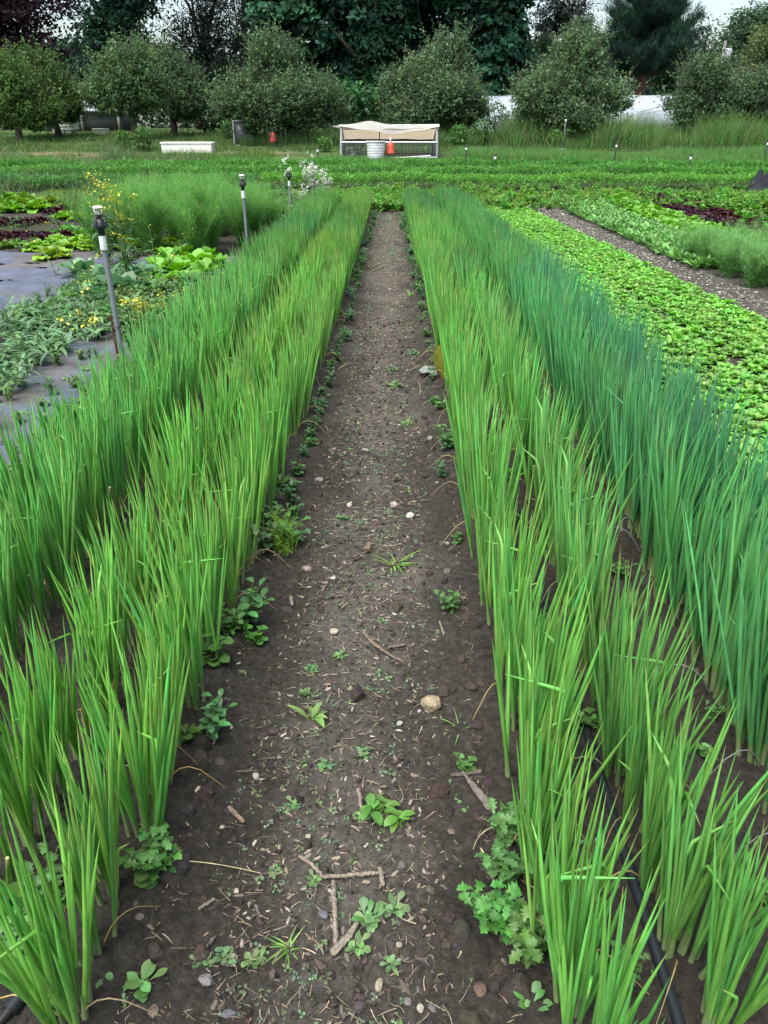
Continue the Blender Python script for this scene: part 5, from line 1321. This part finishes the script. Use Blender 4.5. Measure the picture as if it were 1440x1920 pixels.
# ---------------------------------------------------------------- low white box and stacked boxes at the left
p = P(351, 288); Yb = p[1]; wpx = 92/PXM(Yb, p[2]); hb = AT(351, 267, Yb)[2] - p[2]
rt = empty('white_box', (p[0], Yb + .3, p[2]), .06); tag(rt, 'long low white wooden box lying on the orchard grass', 'box')
for sx_, sy_, w_, d_, nm in [(0, -.42, wpx, .035, 'front_panel'), (0, .42, wpx, .035, 'back_panel'), (-wpx/2 + .02, 0, .035, .80, 'end_panel'), (wpx/2 - .02, 0, .035, .80, 'end_panel')]:
    mb = MB(); box(mb, (sx_, sy_, hb*.48), (w_, d_, hb*.9), (.70, .70, .66), 0, .006); mb.build(nm, M_PAINT, rt)
mb = MB(); box(mb, (0, 0, hb*.95), (wpx + .06, .92, .045), (.74, .74, .68), 0, .008); mb.build('lid', M_PAINT, rt)
for k, (px, py, w_, h_) in enumerate([(122, 247, 34, 5), (126, 241, 36, 5), (128, 235, 30, 5), (190, 245, 22, 9)]):
    q = AT(px, py, 36.5); zz = float(gz(36.5)); s_ = 1/PXM(36.5, zz); mb = MB()
    box(mb, (0, 0, 0), (w_*s_, .6, h_*s_), (.66, .67, .66), 0, .01); box(mb, (0, -.02, h_*s_*.5 + .012), (w_*s_*1.03, .66, .02), (.7, .7, .68)); 
    if k == 0:
        base_z = max(q[2], zz + h_*s_/2)
    zc = base_z + k*(h_*s_ + .035) if k < 3 else zz + h_*s_/2
    o = mb.build('hive_box', M_PAINT, loc=(q[0], 36.5, zc)); tag(o, ['lowest', 'middle', 'topmost'][k] + ' of the white boxes stacked under the left trees' if k < 3 else 'single white box right of the white stack under the left trees', 'box')
# grey shed behind the left trees
q = AT(150, 245, 41.0); zz = float(gz(41)); rt = empty('shed', (q[0] + .2, 41, zz)); tag(rt, 'low dark shed with pale metal roof behind the left apple trees', 'shed')
mb = MB(); box(mb, (0, 1.2, .45), (3.6, 2.2, .9), (.06, .06, .06)); mb.build('wall', M_DARK, rt)
mb = MB(); V = np.array([[-2, -.2, .85], [2, -.2, .85], [2, 2.6, 1.35], [-2, 2.6, 1.35]]); U = np.linspace(0, 1, 61); rows_ = [np.stack([V[0]*(1-u) + V[1]*u + [0, 0, .03*(i % 2)] for i, u in enumerate(U)]), np.stack([V[3]*(1-u) + V[2]*u + [0, 0, .03*(i % 2)] for i, u in enumerate(U)])]
mb.add(np.concatenate(rows_), ribbon_faces(1, 2, 61), np.array([.42, .46, .48])); mb.build('roof', M_GALV, rt, smooth=False)
for s in (-1.75, 0, 1.75):
    mb = MB(); box(mb, (s, -.1, .42), (.1, .1, .84), (.2, .19, .17)); mb.build('post', M_WOOD, rt)
# second small pen behind the white box
q = P(478, 277); rt = empty('small_pen', (q[0], q[1] + .8, q[2])); tag(rt, 'small grey wire pen with one wheel half hidden under the left apple tree', 'pen')
mb = MB()
for s in (-.85, .85):
    for d_ in (0, 1.4): tube(mb, [(s, d_, 0), (s, d_, .85)], .028, 8, G)
for z_ in (.05, .85):
    tube(mb, [(-.85, 0, z_), (.85, 0, z_)], .025, 8, G); tube(mb, [(-.85, 1.4, z_), (.85, 1.4, z_)], .025, 8, G)
    for s in (-.85, .85): tube(mb, [(s, 0, z_), (s, 1.4, z_)], .025, 8, G)
mb.build('frame', M_GALV, rt)
mb = MB(); box(mb, (-.6, .03, .45), (.40, .012, .72), (.09, .095, .105)); box(mb, (.25, .9, .45), (1.0, .012, .7), (.06, .062, .07)); mb.build('side_panel', M_GALV, rt)
mb = MB(); box(mb, (0, .9, .89), (1.7, .9, .02), (.26, .28, .3)); mb.build('cover', M_DARK, rt)
wheel('wheel', -.30, -.06, .2, .19, rt)
q = AT(512, 257, 30.3); mb = MB(); lathe(mb, [(0, .16), (.05, .155), (.09, .12), (.11, .04), (.12, -.12), (.14, -.16), (0, -.16)], 20, (0, 0, 0), (.26, .018, .018)); tube(mb, [(0, 0, .15), (0, 0, .3)], .01, 6, np.array([.1, .1, .1])); tube(mb, [(0, 0, -.16), (0, 0, q[2]*-1 + float(gz(30.3)))], .012, 6, np.array([.2, .2, .2]))
o = mb.build('poultry_drinker', M_PLASTIC, loc=q); tag(o, 'dark red poultry drinker under the left apple tree', 'poultry drinker')

# ---------------------------------------------------------------- white greenhouse tunnel
Yt_ = 42.0; zt = float(gz(Yt_)); xL = AT(880, 200, Yt_)[0]; xR = AT(1640, 200, Yt_)[0]; rH = AT(1200, 178, Yt_ + 2.5)[2] - zt
rt = empty('greenhouse_tunnel', ((xL+xR)/2, Yt_, zt)); tag(rt, 'long white plastic greenhouse tunnel behind the right apple trees', 'greenhouse')
a = np.linspace(0, PI, 26); xs = np.linspace(-(xR-xL)/2, (xR-xL)/2, 160); prof_y = 2.6 - 2.6*np.cos(a)*np.abs(np.cos(a))**-.3*1.0; prof_z = rH*np.sin(a)**.62
XX, A = np.meshgrid(xs, np.arange(26)); hoopk = np.abs(((XX/1.5) % 1) - .5)*2
ZZ = prof_z[A]*(1 - .022*(1 - hoopk**2)) + .01*fbm(XX, A*.3, 1.2, 2, 6)
mb = MB(); mb.add(np.stack([XX, np.take(prof_y, A), ZZ], -1), ribbon_faces(1, 26, 160), np.array([.30, .34, .38])); mb.build('plastic_cover', M_POLY, rt)
for s in (-1, 1):
    mb = MB(); e = s*(xR-xL)/2; pts = np.stack([np.full(26, e), prof_y, prof_z], -1); V = np.concatenate([pts, [[e, 2.6, 0]]]); mb.add(V, [[i, i+1, 26, 26] for i in range(25)], np.array([.68, .71, .72])); mb.build('end_wall', M_POLY, rt)
mb = MB()
for z_ in (.45, 1.2): tube(mb, [(-(xR-xL)/2, 2.6 - 2.6*math.sqrt(max(0, 1 - (z_/rH)**1.6))**1.0 - .12, z_), ((xR-xL)/2, 2.6 - 2.6*math.sqrt(max(0, 1 - (z_/rH)**1.6)) - .12, z_)], .02, 6, np.array([.5, .52, .54]))
mb.build('side_rail', M_GALV, rt)
mb = MB(); box(mb, (AT(1245, 205, Yt_)[0] - (xL+xR)/2, .0, 1.15), (2.2, .03, .05), (.32, .33, .33)); 
for v in mb.V: v[:, 2] += (v[:, 0] - v[:, 0].mean())*.28
mb.build('brace', M_GALV, rt)
# utility pole with transformer and wires
Yp_ = 62.0; q = AT(1347, 150, Yp_); zt = AT(1347, 76, Yp_)[2]; zb = float(gz(60)) - .3
rt = empty('utility_pole', (q[0], Yp_, zb)); tag(rt, 'grey wooden utility pole with a pale transformer in front of the round tree', 'utility pole')
mb = MB(); tube(mb, [(0, 0, 0), (.02, 0, (zt-zb)*.5), (.03, 0, zt-zb)], [.14, .12, .10], 12, np.array([.34, .33, .32])); mb.build('pole', M_WOOD, rt)
zz = AT(1353, 102, Yp_)[2] - zb; mb = MB(); lathe(mb, [(0, -.38), (.2, -.38), (.22, -.34), (.22, .3), (.18, .36), (0, .38)], 18, (.34, -.05, zz), (.52, .53, .62)); tube(mb, [(.05, 0, zz + .15), (.2, -.03, zz + .15)], .03, 6, G); mb.build('transformer', M_GALV, rt)
for k, (dz, sg) in enumerate([(-1.55, .5), (-1.75, .6), (-2.0, .55)]):
    mb = MB(); t = np.linspace(0, 1, 40); tube(mb, np.stack([q[0] - 9 + 30*t, Yp_ - 1 + 0*t, zt + dz - sg*np.sin(PI*t)], -1), .016, 5, np.array([.02, .02, .022])); o = mb.build('overhead_wire', M_BLACK)
    tag(o, ['uppermost', 'middle', 'lowest'][k] + ' of three dark overhead wires passing the utility pole', 'wire', 'overhead wires at the utility pole')
# ---------------------------------------------------------------- trees
def ell(px, py, rx, rz, Y, dy=0.0):
    c = AT(px, py, Y + dy); k = 1/PXM(Y + dy, c[2]); return (c, np.array([rx*k, rx*k*.85, rz*k*1.02]))

def crown_leaves(mb, E, nclus, per, size, c, r, droop=.0, sig=.32, shell=.45, amt=.2, flat=.6, aspect=.45, zmin=None):
    vol = np.array([np.prod(e[1]) for e in E])**.8; k = r.choice(len(E), nclus, p=vol/vol.sum())
    C0 = np.array([e[0] for e in E])[k]; RR_ = np.array([e[1] for e in E])[k]
    d = nrm(r.normal(0, 1, (nclus, 3))); u = r.uniform(0, 1, (nclus, 1))**shell
    cc = C0 + d*RR_*u
    cs = RR_.mean(1, keepdims=True)*sig
    n = nclus*per; j = np.repeat(np.arange(nclus), per)
    off = r.normal(0, 1, (n, 3))*np.array([1, 1, flat])*cs[j]
    p = cc[j] + off
    if droop: p[:, 2] -= droop*np.linalg.norm(off[:, :2], axis=1)
    if zmin is not None: kk = p[:, 2] > zmin; p, j, off = p[kk], j[kk], off[kk]; n = len(p)
    nn = nrm(d[j]*.55 + np.array([0, -.1, .55]) + r.normal(0, .55, (n, 3)))
    a = nrm(np.cross(nn, r.normal(0, 1, (n, 3)))); b = np.cross(nn, a)
    s = size*r.uniform(.6, 1.35, (n, 1))
    col = vary(r, c, nclus, amt, .08)[j]*np.exp(r.normal(0, .14, (n, 1)))
    quads(mb, p, a*s, b*s*aspect, col)
    return cc

def trunk(name, mb, base, tops, r0, rg, c=(.075, .06, .05), limbs=10, zsplit=.35):
    base = np.asarray(base, float); cen = np.mean(tops, 0); H = cen[2] - base[2]
    t = np.linspace(0, 1, 7)[:, None]; pts = base + (cen - base)*t*np.array([.6, .6, 1.0]) + np.concatenate([rg.normal(0, r0*.35, (7, 2)), np.zeros((7, 1))], 1)*(t > .1)
    pts[0, 2] -= .15
    tube(mb, pts, np.array([1.35, 1.0, .9, .78, .6, .42, .2])*r0, 9, np.array(c))
    for q in tops[:limbs]:
        f = rg.uniform(zsplit, .85)*6; i = int(f); s = pts[min(i, 5)] + (pts[min(i, 5)+1] - pts[min(i, 5)])*(f - i)
        m = (s + q)/2 + np.append(rg.normal(0, .12, 2), .12)*np.linalg.norm(q - s)
        tt = np.linspace(0, 1, 6)[:, None]; B = s*(1-tt)**2 + 2*m*tt*(1-tt) + q*tt**2
        tube(mb, B, np.linspace(.42, .07, 6)*r0, 6, np.array(c))

def split(E, r, k=7):
    """break each crown lobe into uneven boughs"""
    out = []
    for c, R_ in E:
        for _ in range(k):
            d = nrm(r.normal(0, 1, 3)); out.append((c + d*R_*r.uniform(.4, .95), R_*r.uniform(.22, .45)*np.exp(r.normal(0, .15, 3))))
    return out

def shoots(mb, tw, E, n, L, leafsz, c, r, up=.8, per=9, cdark=None):
    """leafy shoots pushing out of an apple crown"""
    E = split(E, r)
    vol = np.array([np.prod(e[1]) for e in E])**.75; k = r.choice(len(E), n, p=vol/vol.sum())
    C0 = np.array([e[0] for e in E])[k]; RR_ = np.array([e[1] for e in E])[k]
    d = nrm(r.normal(0, 1, (n, 3))); u = r.uniform(.25, 1, (n, 1))**.55; s = C0 + d*RR_*u
    v = nrm(d*.75 + np.array([0, 0, up]) + r.normal(0, .28, (n, 3))); l = L*r.uniform(.4, 1.3, n)*np.where(r.random(n) < .25, 1.5, 1)
    S = s[:, None] + v[:, None]*(np.linspace(0, 1, 3)[None, :, None]*l[:, None, None])
    tubes(tw, S[:n//2], np.array([[.010, .007, .004]]).repeat(n//2, 0), 4, np.array([.09, .085, .06]))
    j = np.repeat(np.arange(n), per); f = r.uniform(.05, 1.02, (n*per, 1)); p = s[j] + v[j]*l[j][:, None]*f + r.normal(0, .034, (n*per, 3))
    nn = nrm(r.normal(0, .6, (n*per, 3)) + np.array([0, -.15, .5])); a = nrm(v[j]*.7 + r.normal(0, .7, (n*per, 3))); a = nrm(a - (a*nn).sum(1, keepdims=True)*nn); b = np.cross(nn, a)
    sz = leafsz*r.uniform(.6, 1.3, (n*per, 1)); col = vary(r, c, n, .26, .07)[j]*np.exp(r.normal(0, .16, (n*per, 1)))
    quads(mb, p, a*sz, b*sz*.5, col)

def apple(name, base_px, Y, E, c, label, seed, n=1500, lean=0):
    r = np.random.default_rng(seed); b = AT(base_px[0], base_px[1], Y); b[2] = float(gz(Y)); rt = empty(name, b); tag(rt, label, 'tree', 'apple trees along the back of the plot')
    cr, tk = MB(), MB(); E = [ell(e[0], e[1], e[2]*.92, e[3]*.92, Y) for e in E]
    shoots(cr, tk, E, int(n*1.8), .70, .056, c, r, 1.0, 13)
    crown_leaves(cr, E, n//6, 30, .056, np.array(c)*.9, r, 0, .16, .6)
    tops = [e[0] + nrm(r.normal(0, 1, 3))*e[1]*.6 for e in E for _ in range(3)]
    trunk(name, tk, b, tops, .13, r)
    for m in (cr, tk):
        for v in m.V: v -= b.astype(np.float32)
    cr.build('crown', M_TREE, rt, smooth=False); tk.build('trunk', M_BARK, rt)

AG = (.092, .168, .068)
apple('apple_tree', (40, 276), 32.5, [(25, 195, 64, 44), (5, 160, 42, 38), (70, 222, 34, 26)], (.072, .142, .038), 'yellow-green apple tree at the left frame edge', 1001, 1500)
apple('apple_tree', (108, 255), 34.5, [(105, 190, 46, 45), (85, 150, 24, 38), (130, 205, 28, 28)], (.068, .132, .038), 'yellow-green narrow apple tree, second from the left', 1002, 1100)
apple('apple_tree', (257, 264), 33.0, [(245, 170, 58, 46), (225, 150, 42, 38), (285, 180, 38, 34), (190, 190, 32, 26), (255, 125, 28, 32)], AG, 'round apple tree with a short bare trunk left of the white box', 1003, 1900)
apple('apple_tree', (325, 258), 35.5, [(335, 180, 46, 42), (300, 135, 24, 34), (360, 195, 32, 26), (322, 125, 20, 32)], (.076, .136, .064), 'darker apple tree leaning behind the white box', 1004, 1400)
apple('apple_tree', (545, 262), 31.5, [(535, 195, 92, 54), (525, 140, 48, 46), (465, 205, 55, 38), (600, 200, 46, 42), (540, 235, 78, 22)], (.088, .155, .070), 'large spreading apple tree left of the chicken pen', 1005, 2900)
apple('apple_tree', (820, 258), 33.0, [(815, 195, 92, 50), (825, 140, 50, 42), (750, 200, 42, 38), (880, 195, 42, 42), (850, 118, 24, 36), (790, 228, 78, 22)], (.096, .164, .076), 'large grey-green apple tree behind the chicken pen', 1006, 2900)
apple('apple_tree', (1062, 262), 31.5, [(1060, 190, 86, 48), (1075, 140, 48, 42), (1000, 195, 40, 36), (1130, 200, 42, 36), (1085, 112, 24, 32), (1060, 228, 76, 24)], (.098, .170, .078), 'bushy apple tree with silvery top shoots behind the T-post', 1007, 2800)
apple('apple_tree', (1325, 262), 33.5, [(1320, 200, 70, 48), (1385, 205, 62, 45), (1275, 210, 34, 36), (1420, 190, 45, 45), (1310, 160, 30, 24)], (.086, .150, .072), 'low wide apple tree in front of the white tunnel at the right', 1008, 2300)
apple('apple_tree', (1440, 262), 36.5, [(1432, 130, 42, 48), (1455, 175, 45, 50), (1410, 155, 28, 30)], (.095, .145, .055), 'tall light green apple tree cut by the right frame edge', 1009, 1300)

def bigtree(name, base_px, Y, E, c, label, seed, nclus, per, size, droop=.25, sig=.22, r0=.35, shell=.4, flat=.55, aspect=.55, bark=(.05, .042, .038), mat=None, cat='tree', group=None, limbs=12, amt=.2):
    r = np.random.default_rng(seed); b = AT(base_px, 230, Y); b[2] = float(gz(Y)); rt = empty(name, b); tag(rt, label, cat, group)
    cr, tk = MB(), MB(); E = [ell(*e[:4], Y, e[4] if len(e) > 4 else 0) for e in E]
    cc = crown_leaves(cr, E, nclus, per, size, c, r, droop, sig, shell, amt, flat, aspect, b[2] + .3)
    trunk(name, tk, b, list(cc[r.permutation(len(cc))[:limbs]]), r0, r, bark, limbs, .25)
    for m in (cr, tk):
        for v in m.V: v -= b.astype(np.float32)
    cr.build('crown', mat or M_TREE, rt, smooth=False); tk.build('trunk', M_BARK, rt)

MG = (.019, .056, .031)
bigtree('maple_tree', 545, 47, [(555, 40, 95, 95), (560, 130, 75, 60), (520, 10, 60, 80), (590, -90, 110, 100), (545, 175, 60, 30)], MG, 'dense dark green maple behind the large left apple tree', 1101, 420, 60, .165, .55, .13, amt=.42)
bigtree('maple_tree', 690, 46, [(680, 60, 90, 90), (660, 140, 70, 55), (700, 10, 80, 90), (690, -100, 110, 110), (700, 185, 60, 26)], (.018, .057, .033), 'dense dark maple directly above the chicken pen', 1102, 420, 60, .165, .55, .13, amt=.42)
bigtree('maple_tree', 800, 50, [(800, 30, 80, 90), (770, 110, 70, 60), (830, 110, 60, 60), (800, -90, 110, 90)], (.015, .050, .031), 'dark maple wedged between its two broad neighbours', 1103, 330, 60, .165, .55, .14, amt=.42)
bigtree('maple_tree', 915, 45, [(920, 60, 72, 90), (900, 150, 55, 50), (940, 10, 60, 90), (900, -90, 90, 100), (945, 150, 42, 60)], (.019, .060, .035), 'tall dark maple ending the dense mass on its right side', 1104, 420, 60, .165, .6, .13, amt=.42)
bigtree('copper_beech', 20, 48, [(30, 110, 110, 80), (90, 150, 80, 50), (-30, 60, 110, 90), (20, 195, 110, 40), (10, -20, 130, 60)], (.020, .012, .017), 'purple-black copper beech at the top left corner', 1105, 420, 62, .13, .2, .2, .45)
bigtree('copper_beech', 150, 52, [(140, 165, 60, 50), (175, 120, 40, 40), (120, 130, 45, 36)], (.030, .022, .022), 'smaller purple beech right of the big one at the left', 1106, 170, 60, .12, .2, .2, .25)
bigtree('maple_tree', 215, 46, [(215, 60, 62, 55), (190, 110, 62, 42), (240, 20, 62, 50), (165, 140, 50, 40), (230, -70, 90, 70), (200, 175, 70, 34)], (.015, .045, .026), 'dark green maple between the purple beech and the thin spruce', 1107, 300, 60, .13, .2, .2, .3)
bigtree('thin_spruce', 380, 49, [(380, 20, 85, 80), (390, 100, 75, 50), (350, 70, 60, 50), (420, 60, 50, 60), (380, -80, 100, 70), (380, 150, 80, 30)], (.022, .032, .023), 'thin brownish spruce with sky showing through above the leaning apple tree', 1108, 420, 46, .10, .1, .20, .3, .6, .5, .35)
bigtree('thin_spruce', 460, 53, [(455, 60, 40, 80), (440, 140, 50, 40), (470, -40, 50, 80)], (.032, .046, .034), 'second thin spruce beside the left maple', 1109, 170, 46, .10, .1, .2, .25, .6, .5, .35)
bigtree('dark_conifer', 1060, 56, [(1055, 20, 60, 40), (1030, 50, 40, 30), (1080, 60, 45, 30), (1050, -40, 70, 50), (1020, 90, 30, 24)], (.034, .042, .036), 'brownish dark conifer between the maple mass and the white pine', 1110, 240, 46, .12, .2, .18, .25, .6, .5, .35)

def pine(name, px, Y, zt_px, zb_px, wpx, c, label, seed, whorls, nb, tuft, bark=(.11, .06, .05), r0=.3, ft=30, tilt=.12):
    r = np.random.default_rng(seed); b = AT(px, 230, Y); b[2] = float(gz(Y)); zt = AT(px, zt_px, Y)[2]; zb = AT(px, zb_px, Y)[2]; W = wpx/PXM(Y, 5)
    rt = empty(name, b); tag(rt, label, 'pine'); cr, tk = MB(), MB()
    tube(tk, [b - [0, 0, .2], b + [.05, 0, (zt-b[2])*.3], b + [-.05, 0, (zt-b[2])*.6], b + [0, 0, zt-b[2]]], np.array([1.1, .85, .6, .12])*r0, 10, np.array(bark))
    for q in range(7):
        z = b[2] + (zb - b[2])*r.uniform(.35, 1.1); a = r.uniform(0, 6.28); tube(tk, [b*[1, 1, 0] + [0, 0, z], b*[1, 1, 0] + [math.cos(a)*.5, math.sin(a)*.5, z + .1], b*[1, 1, 0] + [math.cos(a)*1.0, math.sin(a)*1.0, z + .3]], [.05, .035, .015], 5, np.array(bark))
    P_, D_ = [], []
    for k in range(whorls):
        f = (k + r.uniform(-.3, .3))/whorls; z = zb + (zt - zb)*max(f, 0); w = W*(1 - max(f, 0)*.86)*r.uniform(.75, 1.1)
        for q in range(nb):
            a = q*2*PI/nb + r.normal(0, .35) + k; l = w*r.uniform(.65, 1.1); t = np.linspace(0, 1, 6)
            pts = np.stack([b[0] + math.cos(a)*l*t, b[1] + math.sin(a)*l*t, z + l*(tilt*t + .22*t*t) - .10*l*np.sin(PI*t)], -1)
            tube(tk, pts, np.linspace(.055, .012, 6), 5, np.array(bark)*.8)
            m = int(tuft*l/W) + 3
            for s in r.uniform(.25, 1.0, m):
                i = min(int(s*5), 4); P_.append(pts[i] + (pts[i+1]-pts[i])*(s*5-i) + np.append(r.normal(0, .16, 2)*(.5+l*.2), abs(r.normal(0, .10)))); D_.append(nrm(np.array([math.cos(a), math.sin(a), .55])))
    P_ = np.repeat(np.array(P_), ft, 0); D_ = np.repeat(np.array(D_), ft, 0); n = len(P_)
    blades(cr, P_ + r.normal(0, .09, (n, 3)), nrm(D_*.7 + r.normal(0, .6, (n, 3)) + [0, 0, .25]), r.normal(0, .1, (n, 3)), r.uniform(.16, .36, n), np.full(n, .030)*r.uniform(.6, 1.4, n), vary(r, c, n//ft, .2, .07).repeat(ft, 0)*np.exp(r.normal(0, .15, (n, 1))), 2, .35, r)
    for m_ in (cr, tk):
        for v in m_.V: v -= b.astype(np.float32)
    cr.build('crown', M_TREE, rt, smooth=False); tk.build('trunk', M_BARK, rt)
pine('white_pine', 1192, 50, -190, 138, 104, (.024, .056, .038), 'tall dark pine with a bare reddish trunk above the white tunnel', 1201, 23, 13, 36, (.16, .075, .06), .3, 26)
pine('young_pine', 1072, 47, 42, 190, 60, (.052, .100, .050), 'lighter young pine with pointed top left of the tall dark pine', 1202, 13, 9, 18, (.07, .055, .045), .14, 24, .35)
pine('young_pine', 1010, 49, 75, 190, 40, (.045, .085, .045), 'shorter soft pine beside the dense maple mass', 1203, 10, 8, 14, (.07, .055, .045), .12, 22, .35)
bigtree('broadleaf_tree', 1262, 56, [(1268, 60, 26, 50), (1262, 120, 34, 36), (1262, 0, 24, 40), (1240, 150, 30, 26)], (.032, .072, .036), 'dark broadleaf tree just right of the tall pine', 1111, 150, 60, .11, .1, .2, .2, .5)
bigtree('spindly_tree', 1312, 58, [(1310, 60, 40, 36), (1325, 105, 40, 40), (1300, 110, 30, 36), (1290, 155, 40, 26)], (.040, .075, .045), 'sparse spindly tree with sky between its branches', 1112, 130, 20, .11, .1, .16, .14, .7, .5, .45, limbs=26)
bigtree('round_tree', 1400, 70, [(1408, 70, 58, 58), (1385, 100, 50, 40), (1440, 60, 50, 52), (1362, 130, 30, 34), (1420, 130, 60, 40)], (.045, .092, .045), 'big rounded green tree behind the utility pole at the right', 1113, 420, 60, .14, .2, .17, .35, .4)
bigtree('rust_shrub', 1325, 60, [(1326, 120, 14, 16)], (.11, .05, .035), 'small rusty red shrub top left of the utility pole', 1114, 40, 26, .09, .1, .25, .06)
bigtree('golden_tree', 1435, 46, [(1432, 78, 26, 24), (1445, 110, 30, 36)], (.10, .12, .03), 'olive golden tree top at the right frame edge', 1115, 90, 50, .10, .1, .2, .12)
# far wood closing the gaps
r = np.random.default_rng(1300); mb = MB()
n = 90000; x = r.uniform(-75, 62, n); y = 74 + r.normal(0, 3, n); top = 6.2 + 2.2*fbm(x, 0*x, .09, 3, 4) - 4.6*smooth(18, 27, x)
z = 1.2 + top*r.uniform(0, 1, n)**.75
nn = nrm(r.normal(0, .6, (n, 3)) + [0, -.5, .5]); a = nrm(np.cross(nn, r.normal(0, 1, (n, 3)))); b = np.cross(nn, a); s = r.uniform(.14, .34, (n, 1))
quads(mb, np.stack([x, y, z], -1), a*s, b*s*.5, vary(r, (.03, .06, .035), n, .3, .1))
tag(mb.build('far_woods', M_TREE, smooth=False), 'dark distant wood closing the gaps behind the trees', 'woods', kind='stuff')
# weedy bushes along the tunnel and fence line, hiding the far lawn edge
for i, (px, Y, s) in enumerate([(400, 37, 2.2), (440, 38, 2.4), (650, 37, 2.6), (690, 38, 2.6), (735, 38.5, 2.4), (930, 38, 1.5), (985, 37.5, 2.0)]):
    p = AT(px, 240, Y); o = inst('weed_bush', BSH[i % 3], (p[0], Y, float(gz(Y))), i*1.3, s*.9, (.45, .6, .7)); tag(o, ['dark bush behind the leaning apple tree', 'dark bush left behind the large left apple tree', 'dark bush filling the gap left of the chicken pen roof', 'dark bush in the gap right behind the chicken pen roof', 'dark bush behind the middle of the chicken pen', 'low bush before the white tunnel end', 'dark bush left behind the bushy right apple tree'][i], 'bush')
